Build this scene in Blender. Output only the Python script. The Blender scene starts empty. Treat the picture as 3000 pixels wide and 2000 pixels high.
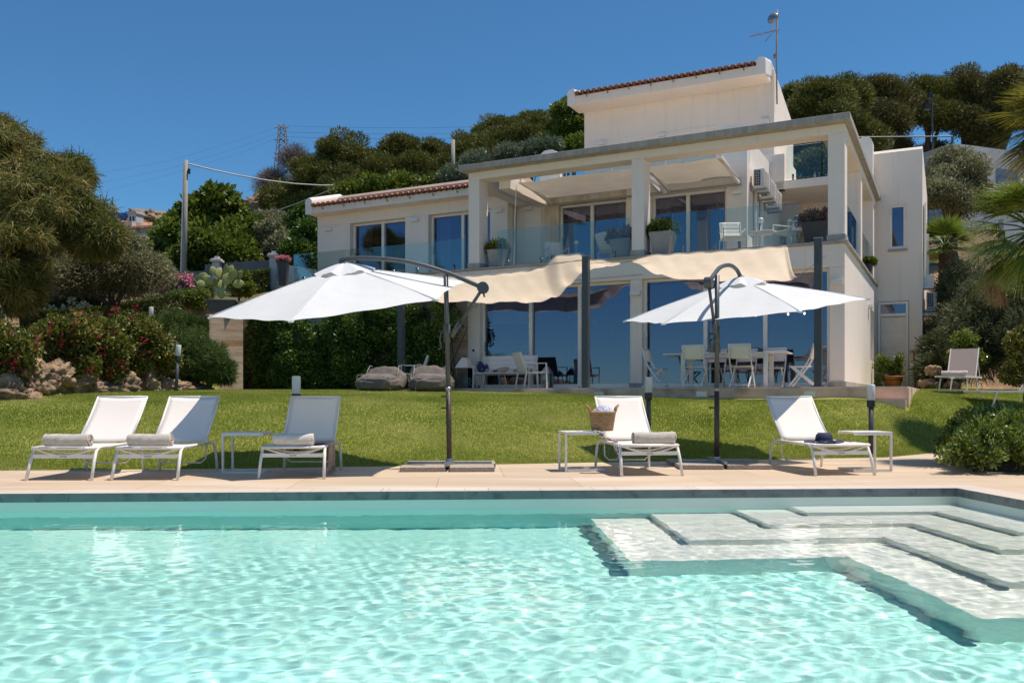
import bpy, math, random
import numpy as np
from mathutils import Vector, Matrix
R = math.radians
SC = bpy.context.scene
COL = SC.collection
random.seed(7)
RNG = np.random.default_rng(11)

# ---------------------------------------------------------------- camera, sky, sun, exposure
F, CX, HY, H = 2560.0, 1500.0, 1163.0, 0.92      # focal length and horizon in photograph pixels, eye height above the pool deck
cam = bpy.data.cameras.new('camera'); cam_o = bpy.data.objects.new('camera', cam); COL.objects.link(cam_o)
cam_o.location = (0, 0, H); cam_o.rotation_euler = (R(90), 0, 0)
cam.lens = 36 * F / 3000; cam.sensor_width = 36; cam.shift_y = (HY - 1000) / 3000
cam.clip_start = 0.05; cam.clip_end = 6000
SC.camera = cam_o

SUN = Vector((0.36, 0.03, 1.0)).normalized()      # direction towards the sun
w = bpy.data.worlds.new("World"); SC.world = w; w.use_nodes = True
nt = w.node_tree; bg = nt.nodes['Background']
sky = nt.nodes.new('ShaderNodeTexSky'); sky.sky_type = 'NISHITA'; sky.sun_disc = False
sky.sun_elevation = math.asin(SUN.z); sky.sun_rotation = math.atan2(SUN.x, SUN.y)
sky.altitude = 1500; sky.air_density = 1.0; sky.dust_density = 0.0; sky.ozone_density = 3.0
hs_ = nt.nodes.new('ShaderNodeHueSaturation'); hs_.inputs['Saturation'].default_value = 1.0
gn = nt.nodes.new('ShaderNodeMix'); gn.data_type = 'RGBA'; gn.blend_type = 'MULTIPLY'; gn.inputs[0].default_value = 1; gn.inputs[7].default_value = (.42, .74, .87, 1)
nt.links.new(sky.outputs[0], hs_.inputs['Color']); nt.links.new(hs_.outputs[0], gn.inputs[6]); nt.links.new(gn.outputs[2], bg.inputs[0])
bg.inputs[1].default_value = 0.13
sl = bpy.data.lights.new('sun', 'SUN'); sl.energy = 4.9; sl.angle = R(0.5); sl.color = (1.0, 0.915, 0.81)
so = bpy.data.objects.new('sun', sl); COL.objects.link(so)
so.rotation_euler = SUN.to_track_quat('Z', 'Y').to_euler(); so.location = (0, 0, 30)
sl.cycles.is_caustics_light = True                # the sun's light is refracted by the pool water
SC.view_settings.view_transform = 'Standard'; SC.view_settings.look = 'None'
SC.view_settings.exposure = 0.08; SC.view_settings.gamma = 1.0
SC.cycles.max_bounces = 10; SC.cycles.transparent_max_bounces = 16
SC.cycles.caustics_reflective = False
SC.cycles.use_denoising = True

# ---------------------------------------------------------------- helpers
def at(px, py, Y):
    return Vector(((px - CX) / F * Y, Y, H + (HY - py) / F * Y))

TH = R(26.85)                                     # the house is turned by this angle
HO = Vector((7.427, 19.5, 0))                     # its near corner
def HW(x, y, z=0):                                # house coordinates (x right along the front, y back, z up) to the world
    return Vector((HO.x + x * math.cos(TH) + y * math.sin(TH), HO.y - x * math.sin(TH) + y * math.cos(TH), z))
PR = R(3.2)
PO = Vector((4.49, 8.82, 0))                      # the pool's far right corner
def PW(x, y, z=0):                                # pool coordinates: x along the far edge to the right, y away
    return Vector((PO.x + x * math.cos(PR) - y * math.sin(PR), PO.y + x * math.sin(PR) + y * math.cos(PR), z))

def smooth(a, b, t):
    t = np.clip((t - a) / (b - a), 0, 1); return t * t * (3 - 2 * t)
EX = [-40, -14, -6.4, -3.5, -.92, 2.46, 3.5, 5.72, 6.6, 7.6, 9.5, 14, 60]
EY = [9.5, 10.3, 10.95, 11.27, 11.8, 12.6, 12.85, 13.35, 14.1, 15.2, 16.4, 17.5, 26]
SS = [-5, 0, 1, 3, 5, 6.5, 9, 14, 20, 60]
SZ = [0, 0, .13, .5, .83, .95, 1.06, 1.12, 1.2, 1.3]
def lawn_edge(x): return np.interp(x, EX, EY)
def bank_edge(x): return np.interp(x, [-30, -11, -9.4, -8.95, -8.75, -8.4, -3, -1], [12.5, 15.4, 16.2, 19, 22.0, 27.6, 25.1, 24])
def ter(x, y):                                    # ground height
    x = np.asarray(x, float); y = np.asarray(y, float)
    z = np.interp((y - lawn_edge(x)) * np.interp(x, [2.5, 3.8, 5, 6, 7, 7.5, 9, 14], [1, 1.02, 1.2, 1.48, 2.3, 2.8, 2.5, 2.0]), SS, SZ)
    # behind the rocks at the left the garden climbs; behind the house the hill
    el = bank_edge(x)
    gl = (1 - smooth(-3.0, -1.0, x))
    zl = np.interp(y, [16, 19, 24.5, 28, 31, 37, 45, 62, 84, 100, 200], [1.1, 1.9, 2.7, 3.5, 4.2, 5.3, 6.8, 11.5, 16.4, 16.6, 14])
    up = smooth(0, 1.6, y - el) * np.maximum(zl - z, 0)
    z1 = z + up * gl
    er = np.interp(x, [9, 12.3, 13.2, 16, 40], [34, 27.6, 25.3, 23.5, 22])
    gr = smooth(8, 10, x)
    up2 = np.interp(y - er, [0, 3, 7, 16, 30, 70, 200], [0, 2.6, 4.0, 6.5, 11.5, 16, 15])
    z2 = up2 * gr
    mid = np.interp(y, [41, 50, 70, 95, 200], [0, 4.5, 12, 17, 15]) * (1 - gl) * (1 - gr)
    n = 0.25 * np.sin(x * .31 + 1.3) * np.sin(y * .27) + .12 * np.sin(x * .9 + y * .6)
    nn = n * smooth(1.0, 4.0, up * gl + z2 + mid)
    return z1 + z2 + mid + nn
def g(x, y): return float(ter(x, y))
def on(px, Y, dz=0.0):
    x = (px - CX) / F * Y
    return Vector((x, Y, g(x, Y) + dz))

class MB:
    def __init__(s, M=None): s.v = []; s.f = []; s.mi = []; s.M = M; s.k = 0
    def add(s, vs, fs):
        b = len(s.v)
        for p in vs:
            p = Vector(p); s.v.append(tuple(s.M @ p if s.M else p))
        for f in fs: s.f.append(tuple(b + i for i in f)); s.mi.append(s.k)
        return s
    def box(s, x0, y0, z0, x1, y1, z1):
        return s.add([(x0,y0,z0),(x1,y0,z0),(x1,y1,z0),(x0,y1,z0),(x0,y0,z1),(x1,y0,z1),(x1,y1,z1),(x0,y1,z1)],
                     [(0,3,2,1),(4,5,6,7),(0,1,5,4),(1,2,6,5),(2,3,7,6),(3,0,4,7)])
    def bar(s, p, q, wd, ht, up=(0,0,1)):
        p, q = Vector(p), Vector(q); d = (q - p).normalized(); up = Vector(up)
        if abs(d.dot(up)) > .98: up = Vector((0,1,0)) if abs(d.y) < .9 else Vector((1,0,0))
        sx = d.cross(up).normalized() * wd / 2; sz = sx.cross(d).normalized() * ht / 2
        vs = [p-sx-sz, p+sx-sz, p+sx+sz, p-sx+sz, q-sx-sz, q+sx-sz, q+sx+sz, q-sx+sz]
        return s.add(vs, [(0,1,2,3),(7,6,5,4),(0,4,5,1),(1,5,6,2),(2,6,7,3),(3,7,4,0)])
    def tube(s, pts, r, n=8, caps=True):
        pts = [Vector(p) for p in pts]; m = len(pts)
        rs = r if isinstance(r, (list, tuple)) else [r] * m
        vs = []; pu = None
        for i, p in enumerate(pts):
            d = (pts[min(i+1, m-1)] - pts[max(i-1, 0)])
            d = d.normalized() if d.length > 1e-9 else Vector((0,0,1))
            if pu is None:
                u = Vector((0,0,1)) if abs(d.z) < .9 else Vector((1,0,0))
            else: u = pu
            a = d.cross(u)
            if a.length < 1e-6: a = d.cross(Vector((0,1,0)))
            a.normalize(); b = a.cross(d).normalized(); pu = b
            for k in range(n):
                t = 2 * math.pi * k / n
                vs.append(p + a * (rs[i] * math.cos(t)) + b * (rs[i] * math.sin(t)))
        fs = []
        for i in range(m - 1):
            for k in range(n):
                k2 = (k + 1) % n
                fs.append((i*n+k, i*n+k2, (i+1)*n+k2, (i+1)*n+k))
        if caps: fs.append(tuple(range(n-1, -1, -1))); fs.append(tuple((m-1)*n+k for k in range(n)))
        return s.add(vs, fs)
    def lathe(s, prof, n=16, c=(0,0,0), sq=False):
        vs = []; fs = []; m = len(prof)
        for r_, z_ in prof:
            for k in range(n):
                t = 2*math.pi*(k + (.5 if sq else 0))/n
                vs.append((c[0]+r_*math.cos(t), c[1]+r_*math.sin(t), c[2]+z_))
        for i in range(m-1):
            for k in range(n):
                k2 = (k+1) % n; fs.append((i*n+k, i*n+k2, (i+1)*n+k2, (i+1)*n+k))
        fs.append(tuple(range(n-1,-1,-1))); fs.append(tuple((m-1)*n+k for k in range(n)))
        return s.add(vs, fs)
    def grid(s, fn, nu, nv, closed_u=False):
        vs = [fn(i/nu, j/nv) for j in range(nv+1) for i in range(nu+1)]
        fs = [(j*(nu+1)+i, j*(nu+1)+i+1, (j+1)*(nu+1)+i+1, (j+1)*(nu+1)+i) for j in range(nv) for i in range(nu)]
        return s.add(vs, fs)
    def prism(s, poly, z0, z1):                    # poly counter-clockwise in x, y
        n = len(poly)
        vs = [(x, y, z0) for x, y in poly] + [(x, y, z1) for x, y in poly]
        fs = [tuple(range(n-1,-1,-1)), tuple(range(n, 2*n))] + [(i, (i+1) % n, n+(i+1) % n, n+i) for i in range(n)]
        return s.add(vs, fs)
    def prismx(s, poly, x0, x1):                   # poly in y, z swept along x
        n = len(poly)
        vs = [(x0, y, z) for y, z in poly] + [(x1, y, z) for y, z in poly]
        fs = [tuple(range(n-1,-1,-1)), tuple(range(n, 2*n))] + [(i, (i+1) % n, n+(i+1) % n, n+i) for i in range(n)]
        return s.add(vs, fs)
    def build(s, name, mat, parent=None, smooth=False, bevel=0, solid=0, sub=0, seg=2):
        me = bpy.data.meshes.new(name); me.from_pydata(s.v, [], s.f)
        mats = mat if isinstance(mat, (list, tuple)) else [mat]
        for m_ in mats: me.materials.append(m_)
        if len(mats) > 1: me.polygons.foreach_set('material_index', s.mi)
        if smooth: me.shade_smooth()
        me.update()
        o = bpy.data.objects.new(name, me); COL.objects.link(o)
        if parent is not None: o.parent = parent
        if solid:
            md = o.modifiers.new('solid', 'SOLIDIFY'); md.thickness = solid; md.offset = 0
        if sub:
            md = o.modifiers.new('sub', 'SUBSURF'); md.levels = sub; md.render_levels = sub
        if bevel:
            md = o.modifiers.new('bevel', 'BEVEL'); md.width = bevel; md.segments = seg; md.limit_method = 'ANGLE'; md.angle_limit = R(40)
            if not smooth:
                me.shade_smooth(); md.harden_normals = True
        return o

def np_mesh(name, V, Fq, mat, parent=None, rnd=None, smooth=False):
    """V (n,3), Fq (m,k) all faces with k corners; rnd one value per face"""
    me = bpy.data.meshes.new(name); k = Fq.shape[1]
    me.vertices.add(len(V)); me.vertices.foreach_set('co', np.ascontiguousarray(V, dtype=np.float32).ravel())
    me.loops.add(Fq.size); me.loops.foreach_set('vertex_index', np.ascontiguousarray(Fq, dtype=np.int32).ravel())
    me.polygons.add(len(Fq)); me.polygons.foreach_set('loop_start', np.arange(len(Fq), dtype=np.int32) * k)
    me.update(calc_edges=True)
    if rnd is not None:
        at_ = me.attributes.new('rnd', 'FLOAT', 'FACE'); at_.data.foreach_set('value', np.asarray(rnd, dtype=np.float32))
    if smooth: me.shade_smooth()
    me.materials.append(mat)
    o = bpy.data.objects.new(name, me); COL.objects.link(o)
    if parent is not None: o.parent = parent
    return o

def thing(name, label, cat, loc=(0,0,0), rz=0, group=None):
    o = bpy.data.objects.new(name, None); COL.objects.link(o); o.empty_display_size = .2
    o.location = loc; o.rotation_euler = (0, 0, rz); o['label'] = label; o['category'] = cat
    if group: o['group'] = group
    return o
def tag(o, label, cat, group=None):
    o['label'] = label; o['category'] = cat
    if group: o['group'] = group
    return o
def struct(o): o['kind'] = 'structure'; return o
def dup(root, loc, rz, label, group=None):
    def cp(o, par):
        c = o.copy(); COL.objects.link(c); c.parent = par
        for ch in kids.get(o, []): cp(ch, c)
        return c
    kids = {}
    for o in bpy.data.objects:
        if o.parent: kids.setdefault(o.parent, []).append(o)
    r = cp(root, None); r.location = loc; r.rotation_euler = (0, 0, rz); r['label'] = label
    if group: r['group'] = group
    return r

# ---------------------------------------------------------------- materials
def lin(c): return tuple(((x/255+.055)/1.055)**2.4 if x > 10.3 else x/255/12.92 for x in c)
def mat(name, c1, c2=None, scale=4.0, rough=.6, bump=0.0, bscale=None, metal=0.0, detail=6, stretch=None, lo=.35, hi=.65,
        spec=.5, trans=0.0, coat=0.0, c3=None, s3=1.0, world=False, bdist=.02):
    m = bpy.data.materials.new(name); m.use_nodes = True; n = m.node_tree; L = n.links
    b = n.nodes['Principled BSDF']
    b.inputs['Roughness'].default_value = rough; b.inputs['Metallic'].default_value = metal
    b.inputs['Specular IOR Level'].default_value = spec; b.inputs['Coat Weight'].default_value = coat
    b.inputs['Base Color'].default_value = (*c1, 1)
    tc = n.nodes.new('ShaderNodeTexCoord'); src = tc.outputs['Object']
    if world:
        ge = n.nodes.new('ShaderNodeNewGeometry'); src = ge.outputs['Position']
    if stretch:
        mp = n.nodes.new('ShaderNodeMapping'); mp.inputs['Scale'].default_value = stretch; L.new(src, mp.inputs[0]); src = mp.outputs[0]
    col = None
    if c2:
        nz = n.nodes.new('ShaderNodeTexNoise'); nz.inputs['Scale'].default_value = scale; nz.inputs['Detail'].default_value = detail
        nz.inputs['Roughness'].default_value = .65
        L.new(src, nz.inputs['Vector'])
        rp = n.nodes.new('ShaderNodeMapRange'); rp.inputs[1].default_value = lo; rp.inputs[2].default_value = hi
        L.new(nz.outputs['Fac'], rp.inputs[0])
        mx = n.nodes.new('ShaderNodeMix'); mx.data_type = 'RGBA'
        mx.inputs[6].default_value = (*c1, 1); mx.inputs[7].default_value = (*c2, 1)
        L.new(rp.outputs[0], mx.inputs[0]); col = mx.outputs[2]
        if c3:
            nz3 = n.nodes.new('ShaderNodeTexNoise'); nz3.inputs['Scale'].default_value = s3; nz3.inputs['Detail'].default_value = 8
            L.new(src, nz3.inputs['Vector'])
            rp3 = n.nodes.new('ShaderNodeMapRange'); rp3.inputs[1].default_value = .52; rp3.inputs[2].default_value = .7
            L.new(nz3.outputs['Fac'], rp3.inputs[0])
            mx3 = n.nodes.new('ShaderNodeMix'); mx3.data_type = 'RGBA'; mx3.inputs[7].default_value = (*c3, 1)
            L.new(col, mx3.inputs[6]); L.new(rp3.outputs[0], mx3.inputs[0]); col = mx3.outputs[2]
        L.new(col, b.inputs['Base Color'])
    if bump:
        nb = n.nodes.new('ShaderNodeTexNoise'); nb.inputs['Scale'].default_value = bscale or scale*4; nb.inputs['Detail'].default_value = 5
        L.new(src, nb.inputs['Vector'])
        bp = n.nodes.new('ShaderNodeBump'); bp.inputs['Strength'].default_value = bump; bp.inputs['Distance'].default_value = bdist
        L.new(nb.outputs['Fac'], bp.inputs['Height']); L.new(bp.outputs[0], b.inputs['Normal'])
    if trans:
        tr = n.nodes.new('ShaderNodeBsdfTranslucent')
        if col: L.new(col, tr.inputs[0])
        else: tr.inputs[0].default_value = (*c1, 1)
        ms = n.nodes.new('ShaderNodeMixShader'); ms.inputs[0].default_value = trans
        L.new(b.outputs[0], ms.inputs[1]); L.new(tr.outputs[0], ms.inputs[2])
        L.new(ms.outputs[0], n.nodes['Material Output'].inputs[0])
    return m

def leafmat(name, cols, rough=.5, trans=.3, spec=.35, sc=.6):
    """cols: colour stops picked by the leaf's own random value and a slow noise"""
    m = bpy.data.materials.new(name); m.use_nodes = True; n = m.node_tree; L = n.links; b = n.nodes['Principled BSDF']
    a = n.nodes.new('ShaderNodeAttribute'); a.attribute_name = 'rnd'
    tc = n.nodes.new('ShaderNodeTexCoord'); nz = n.nodes.new('ShaderNodeTexNoise'); nz.inputs['Scale'].default_value = sc
    nz.inputs['Detail'].default_value = 3
    L.new(tc.outputs['Object'], nz.inputs['Vector'])
    ad = n.nodes.new('ShaderNodeMath'); ad.operation = 'MULTIPLY_ADD'; ad.inputs[1].default_value = .9; 
    L.new(nz.outputs['Fac'], ad.inputs[0])
    m2 = n.nodes.new('ShaderNodeMath'); m2.operation = 'MULTIPLY_ADD'; m2.inputs[1].default_value = .75; m2.inputs[2].default_value = -.33
    L.new(a.outputs['Fac'], m2.inputs[0]); L.new(m2.outputs[0], ad.inputs[2])
    cr = n.nodes.new('ShaderNodeValToRGB'); e = cr.color_ramp.elements
    while len(e) < len(cols): e.new(.5)
    for i, c in enumerate(cols):
        e[i].position = i/(len(cols)-1); e[i].color = (*c, 1)
    L.new(ad.outputs[0], cr.inputs[0]); L.new(cr.outputs[0], b.inputs['Base Color'])
    b.inputs['Roughness'].default_value = rough; b.inputs['Specular IOR Level'].default_value = spec
    tr = n.nodes.new('ShaderNodeBsdfTranslucent'); L.new(cr.outputs[0], tr.inputs[0])
    ms = n.nodes.new('ShaderNodeMixShader'); ms.inputs[0].default_value = trans
    L.new(b.outputs[0], ms.inputs[1]); L.new(tr.outputs[0], ms.inputs[2]); L.new(ms.outputs[0], n.nodes['Material Output'].inputs[0])
    return m

def glassmat(name, refl, tint, tr, rough=.0):
    """window or rail glass: mirror share refl that rises at grazing angles, the rest let through with a tint"""
    m = bpy.data.materials.new(name); m.use_nodes = True; n = m.node_tree; L = n.links
    n.nodes.remove(n.nodes['Principled BSDF'])
    gl = n.nodes.new('ShaderNodeBsdfGlossy'); gl.inputs['Roughness'].default_value = rough; gl.inputs['Color'].default_value = (*tint, 1)
    t = n.nodes.new('ShaderNodeBsdfTransparent'); t.inputs[0].default_value = (*tr, 1)
    fr = n.nodes.new('ShaderNodeFresnel'); fr.inputs[0].default_value = 1.5
    mr = n.nodes.new('ShaderNodeMapRange'); mr.inputs[3].default_value = refl - .04*1.0; mr.inputs[4].default_value = 1.0
    L.new(fr.outputs[0], mr.inputs[0])
    tc = n.nodes.new('ShaderNodeTexCoord'); nz = n.nodes.new('ShaderNodeTexNoise'); nz.inputs['Scale'].default_value = .8
    L.new(tc.outputs['Object'], nz.inputs['Vector'])
    bp = n.nodes.new('ShaderNodeBump'); bp.inputs['Strength'].default_value = .04; bp.inputs['Distance'].default_value = .02
    L.new(nz.outputs['Fac'], bp.inputs['Height']); L.new(bp.outputs[0], gl.inputs['Normal'])
    ms = n.nodes.new('ShaderNodeMixShader'); L.new(mr.outputs[0], ms.inputs[0]); L.new(t.outputs[0], ms.inputs[1]); L.new(gl.outputs[0], ms.inputs[2])
    L.new(ms.outputs[0], n.nodes['Material Output'].inputs[0])
    return m

def wallmat(name, c, dirt, rust=None):
    """painted render: slow blotches plus thin streaks running down"""
    m = mat(name, c, tuple(x*.91 for x in c), 0.7, .85, .12, 60, lo=.3, hi=.75, spec=.2)
    n = m.node_tree; L = n.links; b = n.nodes['Principled BSDF']
    src = b.inputs['Base Color'].links[0].from_socket
    tc = n.nodes.new('ShaderNodeTexCoord'); mp = n.nodes.new('ShaderNodeMapping'); mp.inputs['Scale'].default_value = (5, 5, .35)
    L.new(tc.outputs['Object'], mp.inputs[0])
    nz = n.nodes.new('ShaderNodeTexNoise'); nz.inputs['Scale'].default_value = 1.3; nz.inputs['Detail'].default_value = 5; L.new(mp.outputs[0], nz.inputs['Vector'])
    rp = n.nodes.new('ShaderNodeMapRange'); rp.inputs[1].default_value = .55; rp.inputs[2].default_value = .9; rp.inputs[4].default_value = .5
    L.new(nz.outputs['Fac'], rp.inputs[0])
    mx = n.nodes.new('ShaderNodeMix'); mx.data_type = 'RGBA'; mx.inputs[7].default_value = (*dirt, 1)
    L.new(src, mx.inputs[6]); L.new(rp.outputs[0], mx.inputs[0]); L.new(mx.outputs[2], b.inputs['Base Color'])
    return m

PAINT = (.87, .77, .67)
M = dict(
    wall=wallmat('villa_paint', PAINT, (.60, .52, .44)),
    wallstain=mat('stained_paint', (.74, .63, .50), (.46, .32, .18), 1.1, .85, .1, 50, stretch=(2.5, 2.5, .6), lo=.42, hi=.72),
    trim=mat('white_trim', (.86, .80, .73), (.80, .74, .67), 3, .5, spec=.4),
    frame=mat('window_frame_paint', (.86, .80, .72), (.80, .74, .66), 2, .4),
    white=mat('white_powder_coat', (.80, .76, .72), (.74, .70, .66), 8, .38),
    sling=mat('white_mesh_fabric', (.84, .76, .70), (.78, .70, .64), 60, .8, .15, 400),
    canopy=mat('white_canopy_fabric', (.80, .80, .80), (.74, .75, .76), 1.6, .85, .25, 5, trans=.22, bdist=.03),
    sail=mat('sand_sail_fabric', (.93, .87, .80), (.88, .81, .73), 2.2, .85, .4, 3, trans=.78, stretch=(1, 1, 2), bdist=.05),
    awning=mat('cream_awning_fabric', (.74, .66, .55), (.66, .57, .46), 2, .8, .3, 3, trans=.16, bdist=.05),
    pole=mat('anthracite_paint', (.055, .062, .068), (.075, .08, .085), 5, .42),
    poleb=mat('brown_steel', (.045, .028, .022), (.08, .05, .04), 12, .5, .15, 60),
    alu=mat('grey_metal', (.35, .36, .37), (.28, .29, .3), 5, .35, metal=.7),
    ridge=mat('dimmed_pink_ridge_mortar', (.46, .35, .29), (.38, .28, .23), 2, .85),  # pinkish ridge, its weaker light darkened into the colour
    concrete=mat('concrete', (.46, .42, .37), (.28, .26, .235), 3.5, .9, .4, 25, stretch=(2, 2, .5), lo=.3, hi=.7),
    slabc=mat('washed_concrete_slab', (.50, .42, .34), (.28, .22, .17), 60, .9, .5, 90),
    tile=mat('roof_tile', (.60, .27, .14), (.36, .14, .07), 5, .8, .3, 40, lo=.3, hi=.7),
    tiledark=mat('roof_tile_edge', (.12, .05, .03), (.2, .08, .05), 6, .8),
    deck=None, glass=glassmat('window_glass', .15, (.72, .72, .98), (.58, .62, .62)),
    rail=glassmat('rail_glass', .046, (.8, .9, .9), (.86, .925, .91)),
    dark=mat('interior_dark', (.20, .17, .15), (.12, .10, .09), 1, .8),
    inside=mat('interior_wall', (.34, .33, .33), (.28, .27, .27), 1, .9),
    curtain=mat('white_curtain', (.75, .72, .66), (.66, .63, .58), 3, .9, trans=.2),
    towel=mat('grey_towel', (.72, .63, .55), (.60, .52, .45), 90, .95, .7, 220),
    towel2=mat('cream_towel', (.84, .76, .68), (.74, .66, .58), 90, .95, .7, 220),
    bean=mat('taupe_canvas', (.165, .138, .12), (.125, .102, .088), 6, .9, .3, 12, bdist=.04),
    pipe=mat('cream_piping', (.55, .5, .44)),
    plastic=mat('grey_planter', (.34, .32, .30), (.28, .26, .25), 3, .55),
    darkpl=mat('charcoal_planter', (.05, .05, .055), (.07, .07, .075), 3, .5),
    terra=mat('painted_terracotta', (.36, .12, .05), (.22, .07, .03), 9, .55, .1, 40),
    soil=mat('soil', (.06, .04, .03), (.10, .07, .05), 20, .95, .5, 60),
    bark=mat('bark', (.13, .09, .065), (.07, .05, .038), 6, .95, .8, 18, stretch=(3, 3, .7)),
    barkp=mat('palm_bark', (.16, .09, .06), (.07, .04, .028), 14, .95, .9, 30),
    rock=mat('limestone', (.38, .26, .16), (.20, .13, .085), 2.6, .95, .9, 7, c3=(.13, .09, .06), s3=1.9, bdist=.08),
    gravel=mat('gravel_soil', (.50, .34, .22), (.34, .22, .14), 14, .95, .8, 50, world=True),
    board=mat('board_concrete', (.62, .48, .35), (.36, .25, .17), 1.6, .9, .5, 16, stretch=(.5, .5, 5), c3=(.36, .17, .07), s3=.7),
    frost=mat('frosted_glass', (.78, .80, .80), (.72, .75, .76), 3, .25, trans=.3, coat=.3),
    black=mat('black_plastic', (.02, .02, .022), (.03, .03, .032), 5, .4),
    straw=mat('seagrass', (.62, .40, .20), (.34, .19, .085), 30, .9, .9, 70, stretch=(.6, .6, 3.5)),
    navy=mat('navy_straw', (.010, .018, .06), (.02, .03, .09), 40, .7, .5, 160),
    taupe=mat('taupe_mesh', (.38, .31, .28), (.33, .27, .245), 30, .8),
    red=mat('dark_red_paint', (.22, .02, .02)),
    ac=mat('air_conditioner_white', (.70, .69, .66), (.62, .6, .57), 4, .45),
    stucco=mat('neighbour_stucco', (.62, .56, .52), (.56, .5, .47), 1, .9),
    gatep=mat('grey_gate_paint', (.18, .165, .16), (.14, .13, .125), 2, .7),
    wood=mat('grey_wood_pole', (.36, .33, .29), (.25, .23, .2), 8, .85, .3, 30, stretch=(3, 3, .4)),
    cable=mat('pale_cable', (.5, .48, .44)), wire=mat('dark_wire', (.06, .07, .09)),
    rusty=mat('rusty_steel', (.20, .13, .10), (.3, .25, .22), 3, .8),
    amber=mat('orange_juice', (.8, .35, .03), rough=.2),
    flowerp=mat('pink_flower', (.70, .16, .28), (.75, .35, .42), 9, .7, trans=.3),
    flowerr=mat('crimson_bract', (.55, .012, .09), (.42, .02, .04), 9, .7, trans=.35),
    flowerw=mat('white_flower', (.80, .78, .70), trans=.3),
    cactus=mat('cactus_green', (.36, .37, .12), (.24, .28, .08), 5, .6, .2, 40),
)
M['bulb'] = bpy.data.materials.new('lit_bulb'); M['bulb'].use_nodes = True
_b = M['bulb'].node_tree.nodes['Principled BSDF']; _b.inputs['Emission Color'].default_value = (1, .85, .6, 1); _b.inputs['Emission Strength'].default_value = 6
LV = dict(
    pine=leafmat('pine_needles', [(.045, .055, .010), (.125, .13, .022), (.27, .245, .045)], .6, .2),
    pineb=leafmat('brown_pine_needles', [(.055, .05, .016), (.13, .115, .03), (.23, .20, .06)], .6, .2),
    green=leafmat('bright_leaves', [(.045, .075, .008), (.12, .165, .016), (.25, .28, .045)], .45, .35),
    olive=leafmat('olive_leaves', [(.09, .095, .04), (.22, .22, .11), (.40, .38, .22)], .5, .35),
    acacia=leafmat('acacia_leaves', [(.04, .09, .014), (.12, .155, .026), (.22, .18, .05), (.36, .27, .10)], .55, .3, sc=.9),
    shrub=leafmat('bougainvillea_leaves', [(.02, .04, .008), (.08, .11, .015), (.24, .23, .045), (.30, .22, .06)], .45, .3, sc=1.5),
    creeper=leafmat('creeper_leaves', [(.025, .055, .008), (.07, .13, .016), (.18, .25, .04)], .45, .3, sc=1.2),
    hedge=leafmat('hedge_leaves', [(.03, .055, .006), (.10, .15, .014), (.22, .28, .04), (.32, .36, .08)], .28, .25, spec=.6, sc=2),
    clip=leafmat('clipped_hedge_leaves', [(.04, .05, .012), (.09, .12, .02), (.14, .19, .03)], .5, .3),
    rosem=leafmat('rosemary_leaves', [(.03, .06, .012), (.08, .13, .022), (.15, .19, .04)], .6, .2),
    junip=leafmat('juniper_leaves', [(.05, .07, .03), (.12, .14, .06), (.20, .21, .10)], .6, .2),
    palm=leafmat('palm_leaves', [(.07, .11, .012), (.16, .23, .025), (.32, .36, .06)], .35, .3, spec=.6),
    palmy=leafmat('yellow_green_palm_leaves', [(.08, .12, .015), (.22, .22, .025), (.42, .27, .03)], .35, .35, spec=.6),
    dead=leafmat('bare_twigs', [(.14, .11, .09), (.2, .15, .13), (.26, .2, .18)], .8, .1),
    grey=leafmat('silver_leaves', [(.07, .10, .06), (.13, .17, .10), (.22, .26, .17)], .5, .25),
    grass=leafmat('grass_blades', [(.12, .17, .018), (.25, .32, .04), (.44, .46, .11), (.72, .62, .32)], .55, .5, sc=.5),
)
# ---------------------------------------------------------------- ground
def terrain_grid(xs, ys, name, m, parent=None, keep=None, dz=0.0):
    X, Y = np.meshgrid(xs, ys); Z = ter(X, Y) + dz
    nx, ny = len(xs), len(ys)
    i = np.arange((nx-1)*(ny-1)); r = i//(nx-1); c = i % (nx-1); a = r*nx + c
    Q = np.stack([a, a+1, a+nx+1, a+nx], 1)
    if keep is not None:
        cx = X.ravel()[Q].mean(1); cy = Y.ravel()[Q].mean(1); Q = Q[keep(cx, cy)]
    return np_mesh(name, np.stack([X.ravel(), Y.ravel(), Z.ravel()], 1), Q, m, parent, smooth=True)

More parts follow.
